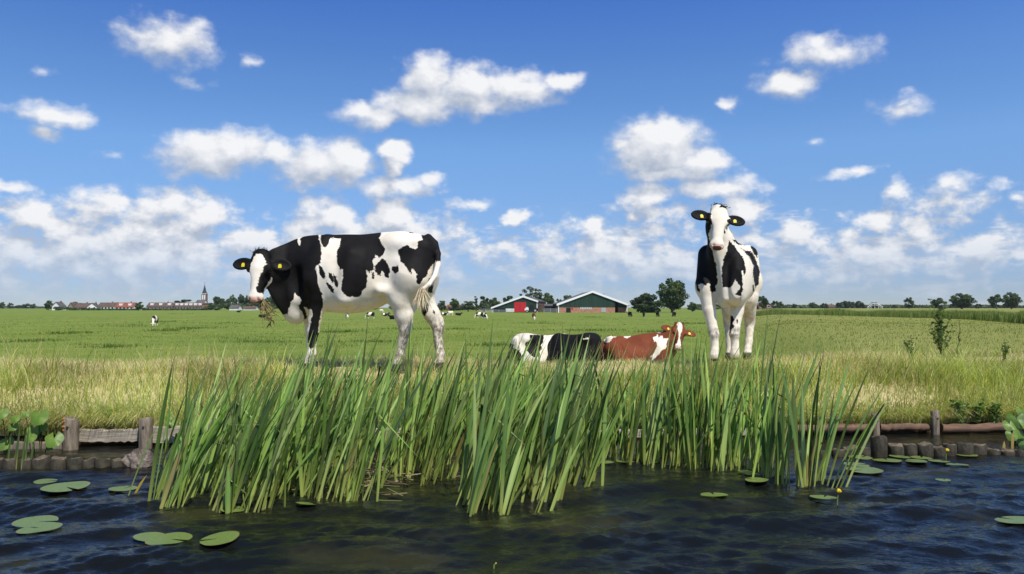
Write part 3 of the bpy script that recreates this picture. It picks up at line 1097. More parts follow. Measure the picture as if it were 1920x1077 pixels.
ZA = lambda pts: [(400 + x / 3.3667, 400 + y / 3.3667) for x, y in pts]
BW_LEFT = [ZA(q) for q in (
    [(300, 180), (430, 195), (530, 150), (533, 200), (543, 205), (552, 205), (550, 165), (580, 130), (662, 125), (668, 170), (680, 205), (683, 260), (672, 320),
     (655, 330), (645, 355), (660, 400), (655, 430), (668, 460), (680, 500), (694, 540), (690, 585), (678, 640), (668, 700), (662, 780), (642, 845), (620, 862),
     (600, 835), (595, 785), (608, 730), (615, 680), (630, 630), (626, 612), (600, 603), (572, 592), (585, 630), (600, 690), (585, 700), (572, 660), (560, 615),
     (530, 585), (555, 572), (558, 545), (540, 528), (525, 515), (512, 503), (508, 545), (490, 560), (475, 610), (465, 640), (400, 640), (330, 500), (300, 400)],
    [(690, 120), (1058, 120), (1050, 165), (1065, 200), (1085, 225), (1080, 255), (1050, 280), (1025, 265), (1008, 300), (1012, 355), (985, 375), (960, 355), (972, 395),
     (975, 425), (965, 465), (940, 490), (935, 520), (900, 530), (850, 525), (815, 500), (805, 470), (815, 430), (822, 385), (812, 350), (800, 360), (790, 340), (778, 300), (780, 240),
     (800, 200), (800, 158), (737, 158), (725, 195), (712, 215), (690, 205), (672, 160)],
    [(1020, 330), (1065, 287), (1090, 300), (1118, 350), (1105, 408), (1085, 400), (1065, 365), (1055, 393), (1035, 388), (1020, 365)],
    [(993, 370), (1015, 370), (1018, 412), (1000, 415)], [(1125, 335), (1165, 330), (1170, 370), (1145, 378), (1125, 360)],
    [(668, 328), (690, 345), (710, 400), (705, 422), (685, 415), (670, 385)], [(710, 415), (730, 450), (760, 480), (760, 502), (740, 500), (730, 470), (712, 440)],
    [(728, 378), (745, 385), (760, 430), (752, 442), (730, 405)], [(760, 385), (778, 400), (787, 462), (778, 468), (762, 430)],
    [(1165, 235), (1185, 210), (1230, 203), (1255, 225), (1282, 228), (1285, 185), (1320, 165), (1312, 128), (1345, 125), (1400, 150), (1440, 215), (1440, 300), (1395, 310), (1380, 330),
     (1340, 400), (1300, 450), (1283, 430), (1285, 385), (1255, 355), (1250, 380), (1230, 375), (1222, 340), (1185, 305), (1170, 265)],
    [(1310, 580), (1335, 563), (1360, 575), (1355, 610), (1335, 655), (1320, 640)], [(1385, 608), (1400, 620), (1395, 642), (1384, 628)],
    [(1352, 430), (1385, 380), (1385, 500), (1355, 505)], [(1230, 105), (1270, 105), (1262, 128), (1240, 126)],
    [(604, 378), (598, 378), (600, 374)])]


def pat_left(V, W, tg, hm, a, n, l):
    px = topx(W)
    pat = patches(px, BW_LEFT) * mp
    tl = tg == 'tail'
    pat[tl] = (V[tl, 2] - (b.at(815, 492, .05)[2])) * 0.8
    fh = np.isin(tg, ['leg_far_front'])
    pat[fh] = -0.05
    d_r = np.interp(a, [.0, .08, .115, .15, .22, .3, .37, .42, .46], [.02, .075, .082, .06, .042, .022, .018, .05, .2])
    pr = np.minimum(l - d_r, (.405 - a) * 1.0)
    pr = np.minimum(pr, np.where(n < -.055, (n + .135) + np.clip(.2 - a, 0, 1) * 2, 1))
    pl = np.minimum(-l - np.interp(a, [0, .1, .2, .3, .4, .45], [.03, .07, .07, .062, .075, .2]), .36 - a)
    hp = np.maximum(np.maximum(pr, pl), np.maximum(-a + 0.005, -n - .17))
    pat[hm] = hp[hm]
    e = tg == 'ear'
    pat[e] = .05
    pink = np.where(hm, smooth(.435, .458, a) * smooth(-.065, -.045, n), 0)
    dk = hm & (((a > .462) & (n < -.022) & (n > -.10)) | (((np.abs(l) - .047) ** 2 + (a - .468) ** 2) < .017 ** 2))
    pat[dk] = .02
    pink[dk] *= .3
    lo_ = np.isin(tg, ['leg_near_hind', 'leg_far_hind', 'hoof'])
    dirt = np.where(lo_, smooth(.62, .30, V[:, 2]) * 0.95 + .15, 0) + np.where(tg == 'leg_far_hind', smooth(.6, .45, V[:, 2]) * .4, 0)
    hoof = np.where(tg == 'hoof', smooth(.085, .065, V[:, 2]), 0)
    return pat, pink * 0.85, np.clip(dirt, 0, 1), hoof


cow_l = finish(b, 'cow', 0.0108, M_black, pat_left, 'black and white cow standing side on above the reeds with plants hanging from its mouth', tuft=(0.012, 0.01, 0.009))
k = 260
tb = tail_pts[-1]
hair('tail_tuft', cow_l, tb + rng.normal(0, .012, (k, 3)), np.stack([rng.normal(0.12, .30, k), rng.normal(.1, .22, k), -rng.uniform(.6, 1.2, k)], 1),
     rng.uniform(.10, .20, k), rng.uniform(.005, .010, k), pick(k, [(.62, .50, .30), (.75, .66, .46), (.5, .40, .24)], .2), tipdir=(-.1, 0, -.2))
# uprooted plants hanging from its mouth
mouth = b.M @ b.H(.45, -.09, .05) + b.org
mb = MB()
cols = []
for i in range(26):
    q = [mouth + np.array([rnd.uniform(-.01, .02), -.01, rnd.uniform(-.01, .01)])]
    d = np.array([rnd.uniform(.05, .9), rnd.uniform(-.3, .2), -rnd.uniform(.6, 1.2)]); d /= np.linalg.norm(d)
    ln = rnd.uniform(.12, .30)
    for j in range(1, 6):
        d = d + np.array([rnd.uniform(-.25, .35), rnd.uniform(-.2, .2), rnd.uniform(-.25, .2)]) * .5
        d /= np.linalg.norm(d)
        q.append(q[-1] + d * ln / 5)
    r0 = rnd.uniform(.0025, .006)
    mb.tube(q, [r0 * (1 - .15 * j) for j in range(6)], 5)
for i in range(40):
    c = mouth + np.array([rnd.gauss(.075, .03), rnd.gauss(0, .025), rnd.gauss(-.16, .05)])
    e = np.array([rnd.gauss(0, 1), rnd.gauss(0, 1), rnd.gauss(0, 1)]) * .022
    mb.tube([c, c + e, c + e * 1.6 + np.array([0, 0, -.012])], [.008, .006, .002], 5)
m_, t = new_mat('pulled_plants')
t.out(t.principled(t.mix(t.step(t.noise(t.obj(), 16, 4, .6), .35, .65), (.11, .075, .045), (.34, .30, .10)), .7, .2))
o = mb.build('plant_clump', m_)
tag(o, 'uprooted yellowish plants with roots hanging from the mouth of the left cow', 'plant')

# ---- the black and white cow facing the camera on the right
b = Beast(P(1377, 576, 10.2) * np.array([1, 1, 0]) + np.array([0, 0, ZB]), R(-90 - 13))
mp = 9.9 / FOC
st = [(-.80, 1.22, .98, .08), (-.74, 1.34, .86, .16), (-.62, 1.40, .78, .22), (-.42, 1.425, .76, .25), (-.2, 1.41, .74, .27), (0, 1.40, .71, .275),
      (.2, 1.40, .71, .26), (.4, 1.41, .71, .225), (.55, 1.41, .70, .19), (.68, 1.37, .68, .16), (.80, 1.26, .70, .12), (.88, 1.10, .76, .07)]
b.torso([(f, a, c, w_, 0) for f, a, c, w_ in st])
D_ = b.atd
b.cone(D_(1328, 478, 9.85), D_(1323, 540, 9.70), .12, .115, .07)
b.cone(D_(1324, 535, 9.68), D_(1330, 585, 9.62), .108, .070, .06)
b.chain([D_(1330, 583, 9.62), D_(1337, 618, 9.58), D_(1339, 628, 9.57), D_(1340, 646, 9.57), D_(1340, 656, 9.56)], [.074, .054, .056, .041, .047], .025, 'leg_right_front')
b.cone(D_(1340, 657, 9.56), D_(1339, 668, 9.53), .046, .06, .015, 'hoof')
b.cone(D_(1381, 478, 9.90), D_(1385, 540, 9.74), .12, .115, .07)
b.cone(D_(1385, 540, 9.74), D_(1382, 585, 9.68), .108, .070, .05)
b.chain([D_(1382, 583, 9.68), D_(1378, 616, 9.64), D_(1377, 627, 9.63), D_(1378, 645, 9.64), D_(1378, 654, 9.63)], [.074, .054, .056, .042, .047], .025, 'leg_left_front')
b.cone(D_(1378, 655, 9.63), D_(1378, 665, 9.6), .046, .06, .015, 'hoof')
for (x0, x1, x2, x3, x4) in ((1401, 1403, 1406, 1404, 1402), (1367, 1366, 1366, 1368, 1369)):
    b.chain([D_(x0, 480, 10.9), D_(x1, 530, 10.8), D_(x1, 560, 10.75)], [.14, .165, .115], .07, 'thigh')
    b.chain([D_(x1, 558, 10.74), D_(x2, 605, 10.95)], [.115, .066], .04, 'leg_hind')
    b.chain([D_(x2, 603, 10.95), D_(x3, 640, 10.9), D_(x4, 655, 10.86)], [.062, .047, .05], .025, 'leg_hind')
    b.cone(D_(x4, 655, 10.86), D_(x4 - 1, 668, 10.8), .046, .06, .015, 'hoof')
b.cone(D_(1354, 500, 9.72), D_(1351, 445, 9.55), .20, .125, .10)
b.cone(D_(1356, 530, 9.66), D_(1353, 480, 9.56), .15, .12, .08)
b.ell(D_(1357, 556, 9.60), [.08, .085, .13], None, .05)      # brisket
b.cone(D_(1352, 490, 9.46), D_(1360, 560, 9.44), .03, .04, .06)   # dewlap
b.cone([-.2, 0, .66], [-.42, 0, .70], .12, .12, .1, 'udder')
b.ell([-.38, .17, 1.33], [.13, .09, .08], None, .12)
b.ell([-.38, -.17, 1.33], [.13, .09, .08], None, .12)
b.chain([[-.80, .0, 1.30], [-.86, .0, 1.15], [-.87, 0.03, .9], [-.86, .04, .6]], [.04, .03, .024, .02], .02, 'tail')
poll = D_(1351, 388, 9.42)
muz = D_(1346, 464, 9.22)
tocam = b.M.T @ np.array([-.04, -1, 0.0])
b.head(poll, muz - poll, tocam, S=1.07, ear_drop=(0.12, 0.14), ear_fwd=(.1, .1), ear_len=.93)
b.cone(b.H(.14, -.15, 0), D_(1352, 470, 9.55), .105, .13, .07)
ZR = lambda pts: [(1240 + x / 3.1667, 360 + y / 3.1667) for x, y in pts]
BW_RIGHT = [ZR(q) for q in (
    [(300, 240), (278, 255), (220, 320), (190, 400), (185, 520), (212, 555), (235, 545), (262, 556), (275, 540), (290, 548), (286, 590), (303, 603), (325, 590), (322, 560), (337, 540),
     (330, 500), (325, 430), (312, 395), (304, 345)],
    [(400, 285), (440, 330), (482, 385), (503, 450), (500, 478), (490, 500), (484, 465), (478, 470), (484, 560), (478, 610), (472, 655), (466, 620), (440, 610), (455, 585), (468, 575), (455, 545), (440, 520),
     (420, 560), (400, 572), (385, 565), (365, 570), (357, 470), (370, 400), (393, 340)],
    [(466, 330), (500, 350), (530, 350), (562, 400), (587, 470), (577, 548), (558, 570), (545, 505), (547, 440), (522, 388)],
    [(420, 285), (480, 285), (482, 315), (450, 312)], [(530, 322), (555, 315), (572, 360), (570, 388), (548, 365)],
    [(541, 555), (550, 552), (552, 592), (543, 592)], [(205, 550), (222, 560), (230, 600), (215, 590)],
    [(405, 738), (425, 735), (434, 760), (424, 780), (432, 795), (418, 820), (410, 838), (398, 818), (400, 780)], [(448, 750), (455, 765), (450, 782), (445, 765)])]


def pat_right(V, W, tg, hm, a, n, l):
    px = topx(W)
    pat = patches(px, BW_RIGHT) * mp
    pat[np.isin(tg, ['tail', 'leg_hind'])] = -.05
    pl = np.minimum(-l - np.interp(a, [0, .06, .1, .2, .3, .36, .4], [.12, .10, .085, .075, .075, .085, .2]), 1)
    pr = .026 - np.sqrt((a - .155) ** 2 + (l - .108) ** 2)
    pr = np.maximum(pr, .016 - np.sqrt((a - .255) ** 2 + (l - .076) ** 2))
    hp = np.maximum(np.maximum(pl, pr), np.minimum(-n - .15, .3 - a))
    hp = np.maximum(hp, np.minimum(-a + .0, l - .0))
    pat[hm] = hp[hm]
    pat[tg == 'ear'] = .05
    pink = np.where(hm, smooth(.44, .46, a) * smooth(-.09, -.07, n) * (1 - smooth(.028, .036, np.abs(l)) * 0.2), 0)
    ds = hm & (a > .466) & (n < .0) & (n > -.105)
    pat[ds] = (.05 - np.abs(l[ds])) * .6
    pink[ds & (np.abs(l) < .05)] *= .25
    kn = b.atd(1338, 625, 9.57)[2]
    fr = np.isin(tg, ['leg_right_front', 'leg_left_front'])
    dirt = np.where(fr, smooth(.09, .03, np.abs(V[:, 2] - kn)) * .85, 0) + np.where(np.isin(tg, ['hoof', 'leg_hind']), .35, 0)
    hoof = np.where(tg == 'hoof', smooth(.085, .065, V[:, 2]), 0)
    return pat, pink * .8, dirt, hoof


cow_r = finish(b, 'cow', 0.0108, M_black, pat_right, 'black and white cow with a white face standing head on to the camera', tuft=(0.012, 0.01, 0.009))

# ---- the cattle lying behind the bank
def lying(px0, px1, ytops, d, psi, zg, wid=.30):
    pass


# red and white one, rump left, looking at the camera
D0 = 14.0
b = Beast(P(1190, 576, D0) * np.array([1, 1, 0]) + np.array([0, 0, -.03]), R(8))
st = [(1119, 668, .10), (1124, 648, .20), (1132, 638, .27), (1142, 633, .31), (1155, 631, .33), (1168, 631, .36), (1185, 630, .37), (1201, 627, .36), (1216, 625, .32), (1230, 624, .27),
      (1244, 624, .22), (1256, 625, .16), (1264, 632, .11)]
zb = [.30, .15, .06, .03, .02, .02, .02, .03, .05, .08, .16, .30, .42]
rows = []
for (px, y0, w_), z0 in zip(st, zb):
    a = b.at(px, y0, 0)
    rows.append((a[0], a[2], z0, w_, 0))
b.torso(rows, spine=.34)
b.cone(b.at(1150, 655, -.26), b.at(1172, 690, -.36), .15, .10, .08)      # folded hind leg
b.cone(b.at(1172, 692, -.40), b.at(1140, 705, -.42), .08, .05, .04)
b.cone(b.at(1148, 640, -.2), b.at(1143, 636, -.15), .07, .06, .08)
b.cone(b.at(1232, 652, -.2), b.at(1246, 690, -.28), .13, .09, .08)       # shoulder, folded foreleg
b.cone(b.at(1246, 692, -.30), b.at(1222, 706, -.33), .07, .05, .04)
b.cone(b.at(1245, 652, -.05), b.at(1262, 630, -.08), .17, .12, .10)
poll = b.at(1276, 607, -.12)
muz = b.at(1274, 651, -.36)
b.head(poll, muz - poll, b.M.T @ np.array([.12, -1, .25]), S=1.0, ear_drop=(.12, .12), ear_fwd=(.05, .05))
b.cone(b.H(.12, -.15, 0), b.at(1252, 645, 0), .10, .17, .08)
mp = D0 / FOC
ZL = lambda pts: [(930 + x / 4.8, 580 + y / 4.8) for x, y in pts]
RW = [ZL(q) for q in ([(955, 268), (985, 250), (1040, 240), (1100, 225), (1095, 245), (1050, 262), (1020, 295), (985, 303), (972, 285)],
                      [(1145, 235), (1210, 225), (1212, 245), (1180, 262), (1150, 255)], [(1445, 195), (1500, 180), (1500, 205), (1465, 214), (1440, 208)],
                      [(1408, 255), (1440, 245), (1455, 218), (1462, 262), (1480, 238), (1498, 240), (1505, 268), (1550, 262), (1535, 300), (1530, 350), (1490, 375), (1450, 425), (1400, 470), (1395, 425),
                       (1425, 390), (1450, 330), (1440, 285), (1425, 290)])]


def pat_red(V, W, tg, hm, a, n, l):
    pat = -patches(topx(W), RW) * mp
    blaze = np.interp(a, [-.02, .03, .1, .2, .27, .33, .38, .42], [.03, .048, .044, .025, .011, .011, .028, .05]) - np.abs(l + .012)
    pat[hm] = -blaze[hm]
    pat[tg == 'ear'] = .05
    pink = np.where(hm, smooth(.42, .45, a) * smooth(-.10, -.07, n), 0) * .55
    z = np.zeros(len(V))
    return pat, pink, z, z


cow_red = finish(b, 'cow', 0.0135, M_red, pat_red, 'red and white cow lying behind the bank, its head turned to the camera', tuft=(0.16, 0.045, 0.02))


def far_lying(name, o, psi, length, height, width, mat, pat_fn, label, h=0.0135, headdir=(-.2, .9, -.2), headpos=None):
    """cow lying with its legs folded, seen from behind or the side"""
    global b
    b = Beast(o, psi)
    k = length
    st = [(-.5, .55, .30, .35), (-.47, .80, .15, .62), (-.38, .95, .05, .88), (-.26, 1.0, .03, 1.0), (-.1, .97, .02, 1.1), (.08, .95, .02, 1.12), (.24, .97, .03, .98), (.38, .97, .08, .72), (.47, .88, .2, .45), (.52, .75, .35, .25)]
    b.torso([(f * k, zt * height, zb_ * height, w_ * width, 0) for f, zt, zb_, w_ in st], spine=.36)
    for s_ in (-1, 1):
        b.cone([-.22 * k, s_ * width * .7, height * .45], [-.05 * k, s_ * width * 1.1, height * .16], .16, .10, .08)
        b.cone([-.05 * k, s_ * width * 1.2, .1], [-.25 * k, s_ * width * 1.25, .06], .08, .05, .04)
        b.cone([.32 * k, s_ * width * .7, height * .45], [.42 * k, s_ * width * .8, height * .14], .12, .08, .07)
        b.ell([-.27 * k, s_ * width * .55, height * .88], [.12, .09, .08], None, .12)
    b.cone([-.5 * k, 0, height * .6], [-.53 * k, .03, .1], .035, .03, .03, 'tail')
    hp = np.array([.62 * k, 0, height * .62]) if headpos is None else np.array(headpos)
    b.head(hp, headdir, (1, 0, .3) if headpos is None else (0.2, 1, .3), S=.95)
    b.cone(b.H(.1, -.12, 0), [.42 * k, 0, height * .6], .10, .15, .08)
    return finish(b, name, h, mat, pat_fn, label, tags=False)


BWZ = [ZL(q) for q in ([(300, 230), (430, 230), (428, 262), (425, 300), (405, 330), (415, 365), (390, 380), (395, 425), (345, 435), (310, 410), (270, 370), (265, 330), (268, 300), (295, 295), (310, 270)],
                       [(545, 235), (580, 232), (575, 290), (560, 275), (548, 265)], [(120, 300), (160, 320), (150, 350), (205, 370), (225, 410), (225, 480), (100, 480)])]


def pat_bw(V, W, tg, hm, a, n, l):
    pat = patches(topx(W), BWZ) * 14.6 / FOC
    pat[hm] = .05; pat[tg == 'ear'] = .05
    z = np.zeros(len(V))
    return pat, z, z, z


far_lying('cow', P(1017, 576, 14.75) * np.array([1, 1, 0]) + np.array([0, 0, -.12]), R(24), 1.26, .86, .33, M_black, pat_bw,
          'white and black patched cow lying with its rump to the left', headdir=(-.6, .6, -.3), headpos=(.42, .36, .42))
BLZ = [ZL(q) for q in ([(780, 262), (835, 258), (830, 275), (800, 272), (785, 274)],)]


def pat_bl(V, W, tg, hm, a, n, l):
    pat = -patches(topx(W), BLZ) * 14.0 / FOC
    z = np.zeros(len(V))
    return pat, z, z, z


far_lying('cow', P(1079, 576, 14.35) * np.array([1, 1, 0]) + np.array([0, 0, -.07]), R(152), .98, .83, .32, M_black, pat_bl,
          'nearly all black cow lying between the patched cow and the red cow', headdir=(.3, .9, -.3), headpos=(.25, -.42, .36))


# ---- the herd far out on the meadow
def herd_mesh(name, pose, seed, mat, dark=0.0):
    global b
    b = Beast((0, 0, 0), 0)
    r = np.random.default_rng(seed)
    lie = pose == 'lie'
    dz_ = -.58 if lie else 0
    st = [(-.78, 1.24, 1.0, .08), (-.70, 1.36, .86, .17), (-.55, 1.42, .78, .25), (-.3, 1.42, .68, .29), (0, 1.39, .58, .33), (.3, 1.39, .56, .31), (.5, 1.40, .55, .26), (.68, 1.34, .54, .22), (.85, 1.12, .62, .12)]
    b.torso([(f, a + dz_, max(c + dz_, .02), w_, 0) for f, a, c, w_ in st])
    if not lie:
        for s_ in (-.15, .15):
            sw = r.uniform(-.12, .12)
            b.chain([[.52, s_, .8], [.52 + sw * .5, s_, .42], [.50 + sw, s_, .05]], [.11, .06, .055], .05)
            b.chain([[-.55, s_, 1.0], [-.48, s_, .72], [-.64 + sw, s_, .45], [-.60 + sw, s_, .05]], [.19, .14, .065, .055], .05)
    else:
        for s_ in (-1, 1):
            b.cone([-.4, s_ * .25, .35], [-.1, s_ * .36, .12], .15, .09, .08)
            b.cone([.5, s_ * .2, .3], [.65, s_ * .2, .08], .11, .07, .06)
    b.chain([[-.78, 0, 1.28 + dz_], [-.84, .02, 1.0 + dz_], [-.83, .02, .5 if not lie else .1]], [.04, .03, .035], .02)
    if pose == 'graze':
        hp, hdir, nn = np.array([1.18, .05, .52]), (.18, 0, -1), (1, 0, .2)
    elif lie:
        hp, hdir, nn = np.array([1.05, 0, 1.0]), (.75, .1, -.6), (.5, 0, 1)
    else:
        hp, hdir, nn = np.array([1.2, 0, 1.35]), (.75, .2, -.6), (.5, 0, 1)
    b.head(hp, hdir, nn)
    b.cone([.65, 0, 1.1 + dz_], b.H(.1, -.1, 0), .22, .11, .1)
    V, Q, tg = b.grid_mesh(.034)
    pat = vnoise(V[:, 0] * 4 + seed, V[:, 2] * 4 + V[:, 1] * 2.5, seed) * .1 + dark
    pat = np.where((V[:, 2] < (.12 if dark > .2 else .45)) & (pose != 'lie'), -.05, pat)
    z = np.zeros(len(V))
    me = mesh_arrays(name, V, Q, None, dict(pat=pat, pink=z, dirt=z, hoof=z))
    me.materials.append(mat)
    return me


HM = {('graze', 'bw'): herd_mesh('grazing_cow', 'graze', 3, M_black, .02), ('graze', 'black'): herd_mesh('grazing_cow', 'graze', 5, M_black, .3),
      ('graze', 'white'): herd_mesh('grazing_cow', 'graze', 8, M_black, -.05),
      ('lie', 'bw'): herd_mesh('resting_cow', 'lie', 4, M_black, .02), ('lie', 'black'): herd_mesh('resting_cow', 'lie', 6, M_black, .3),
      ('stand', 'bw'): herd_mesh('standing_cow', 'stand', 7, M_black, .03), ('graze', 'red'): herd_mesh('grazing_cow', 'graze', 9, M_red, .08)}
HERD = [  # px, feet row, height px, pose, coat, heading, label
    (290, 612, 21, 'graze', 'bw', -80, 'black and white cow grazing alone on the meadow at the far left'),
    (650, 597, 13, 'graze', 'white', -70, 'mostly white cow grazing end on under the belly of the left cow'),
    (695, 598, 13, 'graze', 'bw', 178, 'black cow with white legs grazing side on beneath the left cow'),
    (722, 593, 7, 'lie', 'bw', 20, 'small patched cow lying to the right of the side on grazing cow'),
    (738, 599, 9, 'lie', 'black', 160, 'black cow lying half hidden by the near hind leg of the left cow'),
    (619, 586, 5, 'lie', 'bw', 0, 'tiny pale cow lying far off below the belly of the left cow'),
    (715, 586, 6, 'graze', 'white', 0, 'tiny white cow far off at the treeline under the left cow'),
    (833, 592, 7, 'lie', 'bw', 10, 'black and white cow lying just right of the far hind leg of the left cow'),
    (845, 592, 6, 'graze', 'white', 200, 'whitish cow beside the lying one, right of the left cow'),
    (859, 592, 6, 'lie', 'black', 0, 'small black cow lying alone between the left cow and the barns'),
    (899, 597, 12, 'graze', 'bw', 200, 'patched cow grazing left of the red doored barn, behind its herd mate'),
    (908, 599, 13, 'graze', 'bw', -60, 'patched cow grazing left of the red doored barn, nearer than its herd mate'),
    (1001, 600, 14, 'graze', 'red', -88, 'red and white cow grazing toward the camera in front of the red doored barn'),
    (1181, 595, 11, 'graze', 'black', -75, 'leftmost of the four black cows grazing below the dark bush'),
    (1207, 595, 11, 'graze', 'black', -100, 'second from the left of the four black cows below the dark bush'),
    (1233, 595, 11, 'graze', 'black', -85, 'third from the left of the four black cows, under the big tree'),
    (1264, 595, 10, 'graze', 'black', 235, 'rightmost of the four black cows, right of the big tree'),
    (447, 586, 4, 'lie', 'black', 0, 'tiny black cow lying far away below the wooded churchyard'),
    (491, 596, 5, 'lie', 'black', 0, 'black cow lying on the meadow just left of the hanging plants'),
]
for px, fy, hp, pose, coat, hd_, label in HERD:
    ht = .95 if pose == 'lie' else 1.45
    d = FOC * ht / hp
    d = max(70.0, min(d, 420.0))
    for _ in range(30):                      # slide along the sight line until the feet meet the ground
        p = P(px, fy, d)
        gz = float(ground(p[0], p[1]))
        d *= 1 + 0.5 * (EYE - gz) / max(EYE - p[2], .05) * 1.0 - 0.5
        d = max(40.0, min(d, 460.0))
    p = P(px, fy, d)
    o = link('cow', HM[pose, coat], None, None, (p[0], p[1], float(ground(p[0], p[1])) - .03), R(hd_))
    s_ = hp * d / FOC / ht
    o.scale = [max(.85, min(1.15, s_))] * 3
    tag(o, label, 'cow', 'cattle scattered over the far meadow')
# ---------------------------------------------------------------- yellow iris along the water
M_iris = leaf_mat('iris_leaf', trans=0.22, rough=0.33, spec=0.5)


def iris_leaf(base, az, lean_dir, lean, L, W, col, kink=None, dead=0.0, nseg=8, bend=1.5):
    """one sword leaf with a folded mid-rib -> verts (3 per row), colours"""
    base = np.asarray(base, float)
    wd = np.array([math.cos(az), math.sin(az), 0])
    ld = np.array([lean_dir[0], lean_dir[1], 0])
    pts = [base]
    for k in range(nseg):
        u = (k + .5) / nseg
        a = lean * (0.72 + 0.42 * u ** 2)
        if kink and u > kink[0]:
            a = kink[1]
        st = ld * math.sin(a) + np.array([0, 0, math.cos(a)])
        pts.append(pts[-1] + st * L / nseg)
    V, K = [], []
    fold = np.cross(wd, [0, 0, 1.0])
    for k, p in enumerate(pts):
        u = k / nseg
        w_ = W * (0.72 + 0.35 * math.sin(min(u * 2.2, 1.57))) * (1 - max(0, (u - .55) / .45) ** 1.7) if u < 1 else 0
        w_ = max(w_, 0.0012)
        V += [p - wd * w_ / 2, p + fold * w_ * .16, p + wd * w_ / 2]
        sheath = max(0, 1 - u / .38)
        c = np.array(col) * (1 - sheath * .75) + np.array([.42, .44, .10]) * sheath * .75
        if u < .07:
            c = c * .6 + np.array([.10, .085, .03]) * .4
        if dead and u > 1 - dead:
            c = np.array([.22, .17, .06])
        K += [c, c * 1.12, c * .93]
    return V, K


def leaf_faces(nrow):
    q = []
    for k in range(nrow - 1):
        for j in (0, 1):
            q.append((k * 3 + j, k * 3 + j + 1, k * 3 + j + 4, k * 3 + j + 3))
    return q


ICOL = [(.15, .25, .045), (.19, .30, .06), (.25, .35, .085), (.10, .18, .04), (.30, .38, .12), (.16, .26, .06)]


def iris_mesh(bx, by, n, Lm, lean_m, lean_s, wmul=1.0, spread=.06):
    V, K, Q = [], [], []
    fan = rnd.uniform(-.5, .5)
    for i in range(n):
        off = rnd.gauss(0, spread)
        base = (bx + off * math.cos(fan), by + off * math.sin(fan) + rnd.gauss(0, .025), -.06)
        L = Lm * rnd.choice([rnd.uniform(.55, 1.0), rnd.uniform(.8, 1.08), rnd.uniform(.9, 1.24)])
        lean = rnd.gauss(lean_m, lean_s)
        ld = (math.cos(fan), rnd.gauss(0, .45))
        q = math.hypot(*ld); ld = (ld[0] / q, ld[1] / q)
        if lean < 0: lean, ld = -lean, (-ld[0], ld[1])
        kink = None
        if rnd.random() < .08:
            kink = (rnd.uniform(.6, .88), rnd.uniform(1.3, 2.4))
        az = fan + rnd.gauss(0, .95)
        c = np.array(rnd.choice(ICOL)) * rnd.choice([.45, .75, 1.0, 1.3, 1.65]) * rnd.uniform(.85, 1.1)
        if rnd.random() < .07:
            c = np.array([.30, .25, .08]) * rnd.uniform(.7, 1.2); L *= .6
        v, k = iris_leaf(base, az, ld, lean, L, rnd.uniform(.011, .029) * wmul, c, kink, rnd.choice([0, 0, 0, .05, .12]))
        o = len(V)
        V += v; K += k
        Q += [tuple(a + o for a in f) for f in leaf_faces(len(v) // 3)]
    return V, K, Q


def inside(p, poly):
    return poly_sd(np.array([p], float), poly)[0]


LEFT_BED = [(284, 944), (290, 905), (330, 880), (560, 866), (860, 852), (1100, 850), (1126, 876), (1120, 915), (1010, 945), (960, 930), (905, 962), (870, 955), (845, 925), (790, 918), (735, 930), (690, 955), (600, 940),
            (500, 950), (440, 962), (350, 950)]
RIGHT_BED = [(1106, 848), (1140, 846), (1290, 858), (1420, 866), (1465, 880), (1455, 902), (1400, 888), (1280, 884), (1200, 872), (1110, 866)]


def scatter_bed(poly, n, gap):
    poly = np.array(poly, float)
    out = []
    tries = 0
    while len(out) < n and tries < 20000:
        tries += 1
        q = (rnd.uniform(poly[:, 0].min(), poly[:, 0].max()), rnd.uniform(poly[:, 1].min(), poly[:, 1].max()))
        if inside(q, poly) < 0: continue
        w_ = hit(q[0], q[1])
        if all((w_[0] - o[1][0]) ** 2 + (w_[1] - o[1][1]) ** 2 > gap ** 2 for o in out):
            out.append((q, w_))
    return out


def link_iris(V, K, Q, label, group, name='iris_plant', kind=None, cat='water plant'):
    V = np.array(V); K = np.array(K)
    c = np.array([V[:, 0].mean(), V[V[:, 2] < .02][:, 1].mean(), 0])
    o = link(name, mesh_arrays(name, V - c, np.array(Q), None, {'col': K}), M_iris, None, c)
    return tag(o, label, cat, group, kind)


back_V, back_K, back_Q = [], [], []
for poly, n, gap, bed in ((LEFT_BED, 160, .075, 0), (RIGHT_BED, 54, .075, 1)):
    poly_ = np.array(poly, float)
    for (q, w_) in scatter_bed(poly, n, gap):
        edge = inside(q, poly)
        front = hit(q[0], q[1] + 22)
        if bed == 0:
            u = min(max((q[0] - 280) / 850, 0), 1)
            lean, Lm = (.46 - .16 * u), (.74 + .34 * math.sin(min(u * 2.6 + .35, 1.9))) * .88
            hole = math.exp(-((q[0] - 670) / 75) ** 2 - ((q[1] - 905) / 34) ** 2)
            if rnd.random() < hole * .5: continue
            V, K, Q = iris_mesh(w_[0], w_[1], rnd.randint(4, 8), Lm * 1.04, lean + rnd.gauss(0, .06), .17)
        else:
            V, K, Q = iris_mesh(w_[0], w_[1], rnd.randint(4, 7), .93 * rnd.uniform(.7, 1.15), .16, .20)
        fringe = inside((q[0], q[1] + 20), poly) < 0 or q[0] < 330
        if fringe:
            lab = ('iris plant of green sword leaves leaning right at the front of the tall left bed' if bed == 0 else
                   'upright iris plant at the front of the bed below the standing cow')
            link_iris(V, K, Q, lab, 'iris plants along the front of the beds')
        else:
            o = len(back_V)
            back_V += V; back_K += K; back_Q += [tuple(a + o for a in f) for f in Q]
o = link('iris_bed', mesh_arrays('iris_bed', np.array(back_V), np.array(back_Q), None, {'col': np.array(back_K)}), M_iris)
tag(o, 'dense mass of green iris leaves standing in the shallow water', 'reeds', kind='stuff')

